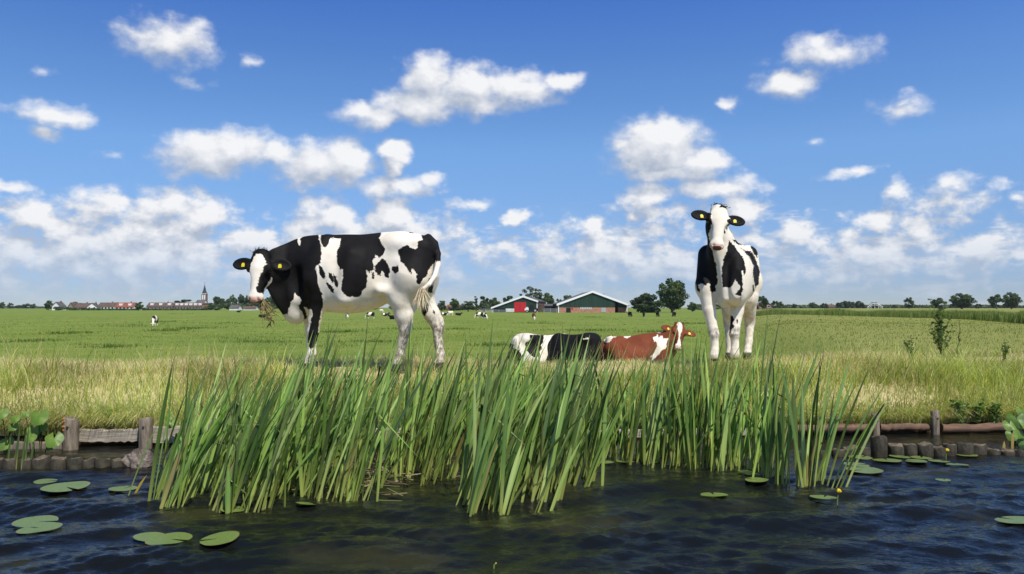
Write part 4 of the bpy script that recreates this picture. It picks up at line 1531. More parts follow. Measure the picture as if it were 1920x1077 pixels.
SINGLES = [  # base pixel, leaves, length, lean, spread, label
    (1449, 903, 5, .66, .10, .05, 'narrow iris plant with few upright leaves left of the rightmost clump'),
    (1480, 908, 6, .80, .02, .07, 'slender iris plant standing alone in open water left of the rightmost clump'),
    (1514, 910, 15, .88, .14, .17, 'broad pale iris clump with fanned leaves at the right end of the bed'),
    (1540, 903, 7, .84, .42, .10, 'iris plant leaning right beside the broad pale clump'),
    (1560, 912, 5, .95, .62, .12, 'outermost iris plant with one long leaf reaching far right over the water'),
    (880, 960, 5, .82, .33, .08, 'iris plant farthest out in the water in the middle of the bed'),
    (930, 955, 5, .84, .42, .08, 'iris plant with long right leaning leaves in the middle of the bed'),
    (1000, 955, 4, .88, .55, .08, 'iris plant with leaves bent low to the right at the end of the left bed'),
    (285, 943, 6, .84, .50, .10, 'outermost iris plant at the left end of the bed, leaves swept to the right'),
    (306, 948, 6, .86, .46, .10, 'second iris plant from the left end of the bed'),
    (436, 962, 4, .46, .04, .08, 'short iris plant standing in front of the left bed beside a lily pad'),
]
for (px, py, n, L, lean, ls, lab) in SINGLES:
    w_ = hit(px, py)
    link_iris(*iris_mesh(w_[0], w_[1], n, L, lean, ls, 1.15, .035), lab, 'iris plants along the front of the beds')

# yellow dead leaf sticking out of the water and dead litter between the stems
w_ = hit(250, 928)
V, K = iris_leaf((w_[0], w_[1], -.02), 0.2, (1, 0), .62, .17, .016, (.45, .33, .05))
link_iris(V, [np.array([.45, .33, .05])] * len(K), leaf_faces(len(V) // 3), 'withered yellow leaf poking out of the water left of the reeds', None, 'dead_leaf', cat='leaf')
for px, py, L, lab in ((1882, 850, .12, 'yellow withered leaf standing upright before the right stumps'), (1898, 842, .16, 'taller thin withered leaf by the big leaved plant on the right')):
    w_ = hit(px, py)
    V, K = iris_leaf((w_[0], w_[1], -.02), 0.1, (1, 0), .05, L, .026, (.36, .27, .06))
    link_iris(V, [np.array([.36, .27, .07])] * len(K), leaf_faces(len(V) // 3), lab, None, 'dead_leaf', cat='leaf')
V, K, Q = [], [], []
for i in range(420):
    px, py = rnd.gauss(660, 85), rnd.gauss(893, 16)
    w_ = hit(px, py)
    a = rnd.uniform(0, 6.28)
    z = abs(rnd.gauss(0, .03)) + .004
    L = rnd.uniform(.06, .26)
    d = np.array([math.cos(a), math.sin(a) * .7, rnd.uniform(-.08, .18)]) * L
    n_ = np.array([-math.sin(a), math.cos(a), rnd.uniform(-.5, .5)]) * rnd.uniform(.003, .009)
    p0 = np.array([w_[0], w_[1], z])
    c = np.array(rnd.choice([(.15, .11, .05), (.22, .17, .09), (.09, .06, .03), (.30, .25, .15), (.12, .13, .04)])) * rnd.uniform(.7, 1.2)
    o = len(V)
    V += [p0 - n_, p0 + n_, p0 + d + n_ * .6, p0 + d - n_ * .6]; K += [c] * 4
    Q.append((o, o + 1, o + 2, o + 3))
o = link('dead_stems', mesh_arrays('dead_stems', np.array(V), np.array(Q), None, {'col': np.array(K)}), M_hair)
tag(o, 'floating litter of brown dead stems among the reeds', 'litter', kind='stuff')

# ---------------------------------------------------------------- water lilies
m, t = new_mat('lily_pad')
ob = t.obj()
n1 = t.noise(ob, 9, 5, .6)
n2 = t.noise(ob, 55, 4, .65)
c = t.mix(t.step(n1, .3, .7), (.10, .17, .032), (.18, .235, .06))
c = t.mix(t.step(n2, .6, .72, 0, .6), c, (.26, .27, .09))
n3 = t.noise(ob, 3.2, 6, .7)
c = t.mix(t.step(n3, .60, .68, 0, .75), c, (.16, .12, .04))
ox, oy, oz_ = t.sep(ob)
rr = t.vec('LENGTH', t.xyz(ox, t.math('MULTIPLY', oy, 1.22), 0.0), out='v')
c = t.mix(t.step(t.math('ADD', rr, t.math('MULTIPLY', n1, .12)), .98, 1.06, 0, .7), c, (.20, .17, .05))
veins = t.math('ABSOLUTE', t.math('SINE', t.math('MULTIPLY', t.math('ARCTAN2', oy, ox), 11.0)))
c = t.mix(t.step(veins, .10, .0, 0, .35), c, (.30, .33, .12))
ang = t.n('ShaderNodeTexWave', wave_type='RINGS'); ang.inputs['Scale'].default_value = 0
t.out(t.principled(c, .32, .5, t.bump(n1, .25, .01)))
M_pad = m


def pad_mesh(seed, curl=.0):
    r = random.Random(seed)
    V, F = [(0, -.05, .004)], []
    n = 34
    rings = (.35, .7, 1.0)
    for j, rr in enumerate(rings):
        for i in range(n + 1):
            a = math.radians(7) + (2 * math.pi - math.radians(14)) * i / n - math.pi / 2
            rad = rr * (1 + .03 * math.sin(a * 3 + seed) + (.012 * r.uniform(-1, 1) if j == 2 else 0))
            x, y = math.cos(a) * rad, math.sin(a) * rad * .82
            z = .004 + curl * rr ** 2 * (max(0, math.sin(a + seed * 1.7)) ** 2) + .012 * rr * math.sin(a * 4 + seed)
            V.append((x, y, z))
    m_ = n + 1
    for i in range(n):
        F.append((0, 1 + i, 2 + i))
        for j in range(2):
            F.append((1 + j * m_ + i, 1 + (j + 1) * m_ + i, 2 + (j + 1) * m_ + i, 2 + j * m_ + i))
    me = bpy.data.meshes.new('lily_pad')
    me.from_pydata(V, [], F)
    me.polygons.foreach_set('use_smooth', [True] * len(F))
    me.materials.append(M_pad)
    sol = None
    return me


PADS = [  # px, py, width px, turn, tilt, label
    (85, 902, 50, 20, 0, 'thin lily pad nearest the left row of stumps'), (123, 919, 90, -35, 3, 'wide lily pad left of the pad by the withered yellow leaf'),
    (230, 920, 58, 70, 2, 'lily pad beside the withered yellow leaf left of the reeds'), (67, 981, 95, 10, 2, 'far pad of the overlapping pair at the left edge'),
    (75, 997, 86, 160, 0, 'near pad of the overlapping pair at the left edge'), (283, 1013, 76, 40, 6, 'round upturned lily pad of the bottom left trio'),
    (318, 1019, 95, -20, 1, 'flat middle lily pad of the bottom left trio'), (412, 1020, 90, 190, 5, 'rightmost pad of the bottom left trio, pointed to the left'),
    (436, 957, 56, 30, 2, 'lily pad behind the short iris plant in front of the left bed'), (574, 949, 46, 60, 12, 'bright lily pad among the front stems of the left bed'),
    (500, 934, 40, 0, 4, 'small lily pad tucked between the stems of the left bed'),
    (1339, 938, 54, 90, 1, 'single lily pad in open water below the standing cow'), (1402, 891, 46, 10, 3, 'far lily pad of the two beside the narrow iris plant'),
    (1419, 905, 52, 140, 2, 'near lily pad of the two beside the narrow iris plant'), (1545, 938, 52, 60, 2, 'lily pad with a yellow flower bud at its right side'),
    (1217, 866, 42, 20, 3, 'bright lily pad at the foot of the right reeds'), (1172, 867, 36, 70, 3, 'dull lily pad left of the bright one at the foot of the right reeds'),
    (1137, 869, 32, 110, 2, 'small lily pad in the gap between the two reed beds'),
    (1606, 875, 56, 10, 1, 'lily pad in the crowded patch closest to the outermost iris'), (1621, 885, 78, 190, 1, 'widest and nearest lily pad of the crowded patch by the stumps'),
    (1614, 861, 46, 40, 0, 'lily pad of the crowded patch just before the small stumps'), (1664, 866, 54, 80, 2, 'lily pad of the crowded patch in front of the tall stump'),
    (1686, 858, 42, 20, 0, 'lily pad touching the stump right of the tall one'), (1718, 868, 48, 150, 1, 'lily pad right of centre in the crowded patch'),
    (1727, 860, 40, 60, 1, 'thin far lily pad right of centre in the crowded patch'), (1761, 867, 42, 30, 2, 'lily pad under the standing yellow flower bud'),
    (1795, 875, 42, 90, 2, 'heart shaped lily pad alone at the right end of the patch'), (1811, 854, 48, 0, 0, 'long thin lily pad along the right stumps'),
    (1768, 901, 28, 45, 0, 'tiny lily pad in the waves right of the patch'), (1905, 985, 82, 120, 4, 'large pale lily pad cut by the right edge of the photo'),
]
for i, (px, py, wp, turn, tilt, lab) in enumerate(PADS):
    w_ = hit(px, py)
    r_ = wp * w_[1] / FOC / 2 * .95
    gx, gy = np.meshgrid(np.linspace(-r_, r_, 7) + w_[0], np.linspace(-r_, r_, 7) * .8 + w_[1])
    zw = float(np.max(water_z(gx, gy)))
    o = link('lily_pad', pad_mesh(i, .05 + .02 * (i % 3)), None, None, (w_[0], w_[1], zw + .001 + .002 * (i % 3)), R(turn + 90))
    o.scale = (r_, r_, .3 * r_ + .03)
    o.rotation_euler = (R(tilt * .9), R(rnd.uniform(-1, 1)), R(turn + 90))
    tag(o, lab, 'lily pad', 'lily pads on the water')

M_stalk = plain('flower_stalk', (.14, .20, .05), .5, .15)
M_petal = plain('yellow_petal', (.70, .48, .02), .4, .12)
for (px, py, hpx, lab) in ((1569, 945, 22, 'yellow water lily bud beside the pad in open water'), (1773, 862, 16, 'yellow water lily bud standing by the right stumps'), (925, 1062, 5, 'tiny yellow water lily bud at the bottom of the photo')):
    w_ = hit(px, py)
    hh = hpx * w_[1] / FOC
    root = empty('lily_flower', w_)
    tag(root, lab, 'flower')
    MB().tube([(0, 0, -.05), (.004, 0, hh * .5), (.012, 0, hh)], [.005, .0045, .004], 7).build('stalk', M_stalk, root)
    f = MB()
    fs_ = min(1.0, hh / .05)
    for k in range(5):
        a = 2 * math.pi * k / 5
        f.tube([(.012, 0, hh - .004 * fs_), (.012 + .012 * fs_ * math.cos(a), .012 * fs_ * math.sin(a), hh + .005 * fs_), (.012 + .005 * fs_ * math.cos(a), .005 * fs_ * math.sin(a), hh + .018 * fs_)], [.005 * fs_, .009 * fs_, .003 * fs_], 6)
    f.build('bud', M_petal, root)

# ---------------------------------------------------------------- timber of the bank
M_post = plain('weathered_post', (.20, .165, .12), .85, .3, 14, .2, .5, (3, 3, .5), (.10, .075, .055))
M_plank = plain('grey_plank', (.34, .30, .23), .85, .25, 10, .2, .4, (.4, 4, 5), (.22, .18, .14))
M_log = plain('wet_red_log', (.15, .085, .05), .7, .35, 8, .3, .5, (.4, 4, 4), (.10, .06, .04))
M_stump = plain('mossy_stump', (.036, .031, .018), .75, .5, 22, .35, .8, (1, 1, .6), (.022, .018, .012))
M_stump_top = plain('stump_top', (.16, .125, .085), .85, .35, 26, .2, .4, dark=(.06, .05, .028))
M_lichen = plain('orange_lichen', (.42, .17, .03), .9, .3, 30)


def log_mesh(name, r, z0, z1, seed, tilt=0.0, ry=1.0, n=18):
    q = random.Random(seed)
    v, f = [], []
    ph = [q.uniform(0, 6.28) for _ in range(4)]
    def rad(a, z):
        return r * (1 + .08 * math.sin(2 * a + ph[0]) + .06 * math.sin(5 * a + ph[1] + z * 9) + .035 * math.sin(9 * a + ph[2]))
    zs = [z0, z0 + (z1 - z0) * .4, z0 + (z1 - z0) * .8, z1 - r * .18, z1]
    for j, z in enumerate(zs):
        k = .86 if j == 4 else 1.0
        for i in range(n):
            a = 2 * math.pi * i / n
            zz = z + (tilt * r * math.cos(a + ph[3]) + .005 * math.sin(3 * a + ph[1]) + .0015 * math.sin(7 * a + ph[0]) if j >= 3 else 0)
            v.append((rad(a, z) * k * math.cos(a), rad(a, z) * k * math.sin(a) * ry, zz))
    for j in range(4):
        for i in range(n):
            f.append((j * n + i, j * n + (i + 1) % n, (j + 1) * n + (i + 1) % n, (j + 1) * n + i))
    v.append((0, 0, z1 - .003))
    top = len(v) - 1
    for i in range(n):
        f.append((4 * n + i, 4 * n + (i + 1) % n, top))
    me = bpy.data.meshes.new(name)
    me.from_pydata(v, [], f)
    me.polygons.foreach_set('use_smooth', [True] * len(f))
    return me


def stump(px, ytop, ybase, wpx, lab, seed, group='row of short logs set in the water'):
    w_ = hit(px, ybase)
    d = w_[1] + .05
    r = wpx * d / FOC / 2
    z1 = P(px, ytop, d)[2]
    me = log_mesh('stump', r, -.35, z1, seed, rnd.uniform(-.2, .2))
    me.materials.append(M_stump); me.materials.append(M_stump_top)
    n_ = len(me.polygons)
    me.polygons.foreach_set('material_index', [1 if i >= n_ - 18 else 0 for i in range(n_)])
    o = link('stump', me, None, None, (w_[0], d, 0), rnd.uniform(0, 6))
    tag(o, lab, 'stump', group)


for i, (px, y0, w_) in enumerate(((-14, 860, 26), (14, 861, 30), (42, 861, 25), (70, 858, 31), (103, 859, 31), (135, 859, 27), (161, 861, 25), (187, 860, 30), (214, 862, 24))):
    stump(px, y0, 880, w_, ['low dark mossy log in the left row of stumps', 'low dark mossy log in the left row of stumps', 'narrow mossy log third from the left end of the left row', 'broad mossy log before the gap left of the lichen post',
                            'broad mossy log below the lichen covered post', 'log directly below the lichen covered post', 'small log right of the lichen covered post', 'low log just left of the rough broken lump', 'smallest log touching the rough broken lump'][i], 100 + i)
RS = [(1508, 846, 26, None), (1545, 845, 26, None), (1577, 843, 24, 'log half hidden by the outermost iris leaves'), (1600, 839, 30, 'broad low log two left of the tall stump'), (1625, 839, 26, 'low log just left of the tall stump'), (1653, 818, 31, 'tall pale stump standing well above the row on the right'),
      (1685, 834, 31, 'low log just right of the tall stump'), (1711, 833, 28, 'second log right of the tall stump'), (1739, 832, 31, 'log with a pale cut top right of the tall stump'), (1768, 838, 28, 'lowest log behind the standing yellow bud'),
      (1787, 833, 24, 'narrow log right of the standing yellow bud'), (1812, 831, 32, 'wide brown topped log near the end of the right row'), (1840, 834, 28, 'last clear log at the end of the right row'), (1868, 842, 24, None), (1896, 844, 24, None), (1921, 845, 24, None)]
for i, (px, y0, w_, lab) in enumerate(RS):
    stump(px, y0, 856 - (px - 1600) * .006, w_, lab or ('barely surfacing log behind the iris leaves' if px < 1560 else 'barely surfacing log beside the big leaved plant on the right'), 200 + i)
# rough broken lump at the end of the left row
w_ = hit(256, 879)
v, f, n = [], [], 22
for j in range(9):
    th = math.pi * j / 8
    for i in range(n):
        a = 2 * math.pi * i / n
        k = 1 + .16 * math.sin(3 * a + j) + .12 * math.sin(7 * a + 2 * j) + .10 * rnd.uniform(-1, 1)
        v.append((.13 * math.sin(th) * math.cos(a) * k, .09 * math.sin(th) * math.sin(a) * k, .10 * math.cos(th) * k))
f = [(j * n + i, j * n + (i + 1) % n, (j + 1) * n + (i + 1) % n, (j + 1) * n + i) for j in range(8) for i in range(n)]
me = bpy.data.meshes.new('rock'); me.from_pydata(v, [], f)
o = link('rock', me, plain('rough_lump', (.17, .14, .115), .9, .4, 25, .2, .9), None, (w_[0] - .02, w_[1] + .08, .012))
tag(o, 'rough broken brownish lump at the end of the left stumps', 'rock')

# posts and planks of the revetment
def post(px, y0, y1, wpx, d, lab, seed, lichen=False):
    p = P(px, y0, d)
    r = wpx * d / FOC / 2
    root = empty('wooden_post', (p[0], d, 0))
    tag(root, lab, 'post', 'posts holding the bank timbers')
    me = log_mesh('shaft', r, -.3, p[2], seed, .15)
    link('shaft', me, M_post, root)
    z = p[2] - .07
    MB().tube([(r * .1, -r * .9, z), (r * .1, -r * 1.12, z)], [.009, .009], 8).build('bolt', M_stump, root)
    if lichen:
        q = MB()
        for k in range(16):
            a = rnd.uniform(2.6, 4.4)
            c = (math.cos(a) * r * 1.0, math.sin(a) * r * 1.0, p[2] - rnd.uniform(.0, .10))
            e = np.array([math.cos(a), math.sin(a), 0]) * .005
            q.tube([np.array(c) - e, np.array(c) + e * .7], [.011, .006], 7)
        q.build('lichen', M_lichen, root)


post(133, 784, 840, 29, 7.02, 'split grey post with orange lichen on its left edge', 11, True)
post(273, 784, 838, 25, 7.06, 'round grey post in front of the pale plank on the left', 12)
post(398, 786, 838, 24, 7.10, 'grey post hidden among the left reeds', 13)
post(1641, 775, 806, 15, 7.79, 'short post sunk in dry grass left of the tall stump', 14)
post(1753, 770, 806, 16, 7.85, 'short grey post above the red logs on the right bank', 15)


def plank(px0, px1, y0, y1, d0, d1, mat, lab, thick=.05, roundish=False, name='plank'):
    a, b_, c = P(px0, y0, d0), P(px1, y0, d1), P(px0, y1, d0)
    h = a[2] - c[2]
    L = math.hypot(b_[0] - a[0], d1 - d0)
    q = MB()
    if roundish:
        k = 14
        q.tube([(i * L / k, rnd.gauss(0, .004), -h / 2 + rnd.gauss(0, .004)) for i in range(k + 1)], [h / 2 * rnd.uniform(.9, 1.05) for _ in range(k + 1)], 12)
    else:
        k = 16
        vs, fs = [], []
        for i in range(k + 1):
            x = i * L / k
            e = rnd.gauss(0, .003)
            vs += [(x, 0, -h + e), (x, 0, -.006 + e), (x, .006, e), (x, thick, e), (x, thick, -h + e)]
        for i in range(k):
            for j in range(5):
                fs.append((i * 5 + j, i * 5 + (j + 1) % 5, (i + 1) * 5 + (j + 1) % 5, (i + 1) * 5 + j))
        fs += [(0, 1, 2, 3, 4), (k * 5 + 4, k * 5 + 3, k * 5 + 2, k * 5 + 1, k * 5)]
        q.add(vs, fs)
    o = q.build(name, mat, None, a, math.atan2(d1 - d0, b_[0] - a[0]))
    tag(o, lab, name)


plank(148, 262, 806, 829, 7.10, 7.14, M_plank, 'pale plank between the lichen post and the round post')
plank(284, 470, 801, 831, 7.13, 7.20, M_plank, 'broad pale plank running behind the left edge of the reeds')
plank(480, 760, 806, 828, 7.21, 7.28, M_plank, 'grey plank hidden behind the tall reeds')
plank(-40, 118, 830, 846, 7.03, 7.05, M_post, 'dark beam at the left edge under the big leaves')
plank(1100, 1450, 808, 822, 7.52, 7.72, M_plank, 'pale plank behind the stems of the right reeds')
plank(1452, 1632, 797, 813, 7.72, 7.82, M_log, 'reddish log along the water left of the short sunken post', roundish=True, name='log')
plank(1650, 1742, 795, 809, 7.83, 7.88, M_log, 'short reddish log between the two posts on the right bank', roundish=True, name='log')
plank(1764, 1925, 795, 812, 7.89, 7.98, M_log, 'reddish log with pale cracks right of the short grey post', roundish=True, name='log')

# ---------------------------------------------------------------- broad leaved plants and weeds
M_broad = leaf_mat('broad_leaf', trans=.4, rough=.42, spec=.4, noise=18)


def broad_leaf(V, K, F, base, c, nrm, r, col, up=(0, 0, 1)):
    """kidney shaped leaf on a stalk"""
    base, c = np.array(base, float), np.array(c, float)
    nrm = np.array(nrm, float); nrm /= np.linalg.norm(nrm)
    a_ = np.cross(nrm, up); a_ /= np.linalg.norm(a_); b_ = np.cross(a_, nrm)
    o = len(V); n = 20
    V.append(c); K.append(np.array(col) * 1.15)
    for j, rr in ((0, .55), (1, 1.0)):
        for i in range(n + 1):
            t_ = math.radians(20) + math.radians(320) * i / n + math.pi / 2
            q = r * rr * (1 + .06 * math.sin(5 * t_) + (.03 * rnd.uniform(-1, 1)))
            V.append(c + a_ * math.cos(t_) * q * .92 + b_ * math.sin(t_) * q + nrm * (.10 * r * math.cos(3 * t_) * rr - .18 * r * rr ** 2))
            K.append(np.array(col) * (1.0 if j else 1.1))
    m_ = n + 1
    for i in range(n):
        F.append((o, o + 1 + i, o + 2 + i, o))
        F.append((o + 1 + i, o + 1 + m_ + i, o + 2 + m_ + i, o + 2 + i))
    # stalk
    o = len(V)
    for k in range(5):
        u = k / 4
        p = base * (1 - u) + c * u + np.array([0, 0, .03 * math.sin(u * 3.14)])
        for e in ((-.004, 0, 0), (.002, -.004, 0), (.002, .004, 0)):
            V.append(p + np.array(e)); K.append(np.array([.12, .17, .05]))
    for k in range(4):
        for j in range(3):
            F.append((o + k * 3 + j, o + k * 3 + (j + 1) % 3, o + (k + 1) * 3 + (j + 1) % 3, o + (k + 1) * 3 + j))


def broad_plant(px, py, d, leaves, lab, name='broad_leaf_plant'):
    base = P(px, py, d)
    V, K, F = [], [], []
    for (lx, ly, rp, tilt) in leaves:
        c = P(lx, ly, d - rnd.uniform(0, .12))
        broad_leaf(V, K, F, base + np.array([rnd.gauss(0, .03), 0, 0]), c, (rnd.uniform(-.3, .3) + tilt, -1, rnd.uniform(.25, .9)), rp * d / FOC, np.array(rnd.choice([(.13, .23, .035), (.10, .19, .03), (.16, .26, .05)])))
    V = np.array(V) - base
    q = [f for f in F if len(set(f)) == 4]; tr = [f[:3] for f in F if len(set(f)) == 3]
    o = link(name, mesh_arrays(name, V, np.array(q), np.array(tr), {'col': np.array(K)}), M_broad, None, base)
    tag(o, lab, 'plant', 'broad leaved plants at the water')


broad_plant(10, 856, 6.75, [(3, 775, 12, 0), (28, 784, 10, .2), (10, 830, 16, -.2), (24, 800, 9, 0)], 'broad leaved plant at the very left edge of the photo')
broad_plant(62, 856, 6.75, [(72, 781, 18, .2), (62, 808, 14, -.2), (57, 820, 12, 0), (48, 776, 8, 0), (80, 800, 9, .3)], 'broad leaved plant with the largest leaf left of the lichen post')
broad_plant(92, 850, 6.72, [(101, 823, 17, .5), (93, 838, 8, 0)], 'single bright round leaf beside the lichen covered post')
broad_plant(206, 800, 7.3, [(203, 772, 6, 0), (214, 778, 6, .3), (196, 783, 5, 0)], 'small bright weed in the grass above the pale plank')
broad_plant(322, 800, 7.0, [(322, 792, 12, .2), (316, 782, 8, 0)], 'pale round leaf above the plank beside the reeds')
broad_plant(1905, 842, 7.3, [(1906, 786, 18, -.2), (1893, 796, 13, -.3), (1918, 774, 14, 0), (1912, 808, 15, .2), (1925, 795, 14, 0), (1898, 815, 12, 0), (1915, 826, 11, 0)], 'dark broad leaved plant at the right edge of the water')
# grassy stems between the broad leaves on the left
V, K, Q = [], [], []
for px, py, L in ((24, 858, .36), (30, 860, .42), (40, 860, .30), (46, 858, .34), (14, 858, .28), (55, 858, .24)):
    w_ = hit(px, py + 20)
    v, k = iris_leaf((w_[0], w_[1], -.02), rnd.uniform(-.4, .4), (1, 0), rnd.uniform(.0, .2), L, .014, (.07, .12, .03))
    o = len(V); V += v; K += k; Q += [tuple(a + o for a in f) for f in leaf_faces(len(v) // 3)]
link_iris(V, K, Q, 'thin dark iris stems among the broad leaves on the far left', None)


def weed(px, py, d, hpx, lab, spread=1.0, nb=9, seed=0, leaf=.035, col=((.10, .16, .04), (.07, .12, .035), (.14, .19, .06)), lean=.0, name='thistle'):
    q = random.Random(seed)
    base = P(px, py, d)
    Hh = hpx * d / FOC
    root = empty(name, base)
    tag(root, lab, 'plant')
    st, V, K, Q = MB(), [], [], []
    def leaves_at(p, n, sz):
        for _ in range(n):
            a, e = q.uniform(0, 6.28), q.uniform(-.3, .9)
            dr = np.array([math.cos(a) * math.cos(e), math.sin(a) * math.cos(e), math.sin(e)])
            sd_ = np.cross(dr, [q.gauss(0, 1), q.gauss(0, 1), 1.0]); sd_ /= np.linalg.norm(sd_)
            L = sz * q.uniform(.6, 1.5); w_ = L * .26
            o = len(V); c = np.array(q.choice(col)) * q.uniform(.8, 1.25)
            V.extend([p, p + dr * L * .5 + sd_ * w_, p + dr * L + np.array([0, 0, -.2 * L]), p + dr * L * .5 - sd_ * w_]); K.extend([c] * 4)
            Q.append((o, o + 1, o + 2, o + 3))
    main = [np.array([lean * Hh * u ** 1.5 + q.gauss(0, .008), q.gauss(0, .008), Hh * u]) for u in np.linspace(0, 1, 9)]
    st.tube(main, list(np.linspace(.009, .003, 9)), 6)
    for i in range(1, 9): leaves_at(main[i], 12, leaf)
    for k in range(nb):
        u = q.uniform(.15, .85)
        i = int(u * 8)
        p0 = main[i]
        a = q.uniform(0, 6.28)
        L = Hh * q.uniform(.15, .36) * spread
        pts = [p0 + np.array([math.cos(a) * L * s_ * .55, math.sin(a) * L * s_ * .4, L * s_]) for s_ in (0, .35, .7, 1)]
        st.tube(pts, [.005, .004, .003, .002], 5)
        for p in pts[1:]: leaves_at(p, 10, leaf)
    st.build('stem', M_stalk, root)
    link('foliage', mesh_arrays('foliage', np.array(V), np.array(Q), None, {'col': np.array(K)}), M_broad, root)


weed(1765, 676, 9.7, 92, 'tall branching thistle like weed standing on the bank at the right', 1.35, 30, 1, .03)
weed(1796, 664, 9.8, 62, 'thin dry stalk with a brown seed head right of the tall weed', .3, 2, 3, .014, ((.25, .20, .10), (.2, .2, .08)), .08, name='weed')
weed(1708, 672, 9.6, 28, 'low drooping weed left of the tall branching one', 1.6, 8, 4, .022, lean=-.4, name='weed')
weed(1880, 676, 9.3, 24, 'low ragged weed on the bank near the right edge', 1.8, 8, 5, .02, lean=.5, name='weed')
for i, (px, lab) in enumerate(((1800, 'leafy green weed overhanging the red log, left of its group'), (1832, 'leafy green weed above the middle of the right red log'), (1862, 'leafy green weed near the broad leaved plant on the right bank'))):
    weed(px, 793, 7.93, 28, lab, 2.2, 12, 20 + i, .03, ((.13, .22, .05), (.17, .26, .06), (.09, .16, .04)), name='weed')
# ---------------------------------------------------------------- farm, village and trees along the horizon
GL = -1.0
M_leaf = leaf_mat('tree_foliage', trans=.18, rough=.6, spec=.2)
M_bark = plain('bark', (.10, .08, .06), .9, .3, 3)


def tree_mesh(seed, shape='round', n=1500, leaf=.62, cols=((.050, .085, .022), (.070, .11, .028), (.036, .065, .020), (.09, .125, .035)), clumps=24, gap=0.0):
    """crown of a tree of unit height 10, built from clumps of leaf sized faces"""
    q = np.random.default_rng(seed)
    cs = []
    while len(cs) < clumps:
        p = q.uniform(-1, 1, 3)
        if (p ** 2).sum() > 1: continue
        if (p ** 2).sum() < gap: continue
        r = q.uniform(.22, .42)
        if shape == 'poplar': c = p * np.array([1.3, 1.3, 4.2]) + np.array([0, 0, 5.4]); r *= 1.0
        elif shape == 'loose': c = p * np.array([3.9, 3.0, 2.6]) + np.array([0, 0, 6.9]); r *= 1.5
        elif shape == 'bush': c = p * np.array([5.0, 4.0, 4.0]) + np.array([0, 0, 4.3]); r *= 4.4
        else: c = p * np.array([3.4, 3.4, 4.0]) + np.array([0, 0, 5.2]); r *= 4.0
        if shape in ('poplar', 'loose'): r *= 1.5
        cs.append((c, r, q.uniform(.75, 1.25)))
    per = n // clumps
    V, K, Q = [], [], []
    for (c, r, br) in cs:
        u = q.normal(0, 1, (per, 3)); u /= np.linalg.norm(u, axis=1, keepdims=True)
        rad = r * q.uniform(.55, 1.05, (per, 1))
        p = c + u * rad * np.array([1, 1, .8])
        nr = u + q.normal(0, .55, (per, 3)); nr /= np.linalg.norm(nr, axis=1, keepdims=True)
        a = np.cross(nr, q.normal(0, 1, (per, 3))); a /= np.linalg.norm(a, axis=1, keepdims=True)
        b_ = np.cross(nr, a)
        s_ = leaf * q.uniform(.6, 1.3, (per, 1))
        col = np.array(cols)[q.integers(0, len(cols), per)] * br * q.uniform(.85, 1.15, (per, 1))
        v = np.stack([p - a * s_ * .5, p - b_ * s_ * .32, p + a * s_ * .5, p + b_ * s_ * .32], 1).reshape(-1, 3)
        o = sum(len(x) for x in V)
        V.append(v); K.append(np.repeat(col, 4, 0)); Q.append(np.arange(per * 4).reshape(-1, 4) + o)
    crown = mesh_arrays('crown', np.concatenate(V), np.concatenate(Q), None, {'col': np.concatenate(K)}, smooth=False)
    crown.materials.append(M_leaf)
    tb = MB()
    top = 8.5 if shape == 'poplar' else 6.2
    tb.tube([(0, 0, -.3), (.08, 0, 1.5), (-.05, .1, 3.5), (.1, 0, top)], [.42, .30, .22, .08], 8)
    for (c, r, br) in cs[:9]:
        z0 = min(max(1.8, c[2] - 2.4), 4.5)
        tb.tube([(0, .05, z0), (c[0] * .5, c[1] * .5, (z0 + c[2]) / 2 - .2), tuple(c)], [.15, .10, .04], 6)
    trunk = tb.mesh('trunk')
    trunk.materials.append(M_bark)
    return crown, trunk


GREY = ((.085, .115, .060), (.11, .14, .075), (.065, .09, .045), (.13, .155, .085))
DARK = ((.030, .052, .018), (.040, .066, .022), (.022, .040, .015), (.052, .080, .026))
T = {'a': tree_mesh(1, n=4600, clumps=46, leaf=.75), 'b': tree_mesh(2, n=2200, clumps=24, leaf=.95), 'c': tree_mesh(3, n=1900, clumps=20, leaf=1.0), 'poplar': tree_mesh(4, 'poplar', 900, clumps=16, leaf=.7),
     'loose': tree_mesh(5, 'loose', 1300, clumps=34, leaf=.55, gap=.12, cols=((.09, .12, .04), (.12, .14, .05), (.06, .09, .03))), 'bush': tree_mesh(6, 'bush', 5200, cols=DARK, clumps=44, leaf=.95),
     'dark': tree_mesh(7, n=2000, cols=DARK, clumps=22, leaf=1.0), 'willow': tree_mesh(8, n=2000, cols=GREY, clumps=22, leaf=.9)}


def tree(kind, px, py_top, wpx, d, lab, group=None, py_base=None, name='tree'):
    x = (px - 960) / FOC * d
    g0 = float(ground(x, d))
    top = P(px, py_top, d)[2]
    h = max(top - g0, 1.0)
    wid = wpx * d / FOC
    cr, tr = T[kind]
    unit_w = {'poplar': 4.0, 'loose': 9.0, 'bush': 12.6}.get(kind, 9.0)
    root = empty(name, (x, d, g0), rnd.uniform(0, 6.28) if kind not in ('a', 'bush', 'loose') else 0)
    c = link('crown', cr, None, root); k = link('trunk', tr, None, root)
    unit_h = {'loose': 10.2, 'bush': 10.0}.get(kind, 10.2)
    root.scale = (wid / unit_w, wid / unit_w, h / unit_h)
    tag(root, lab, 'tree', group)


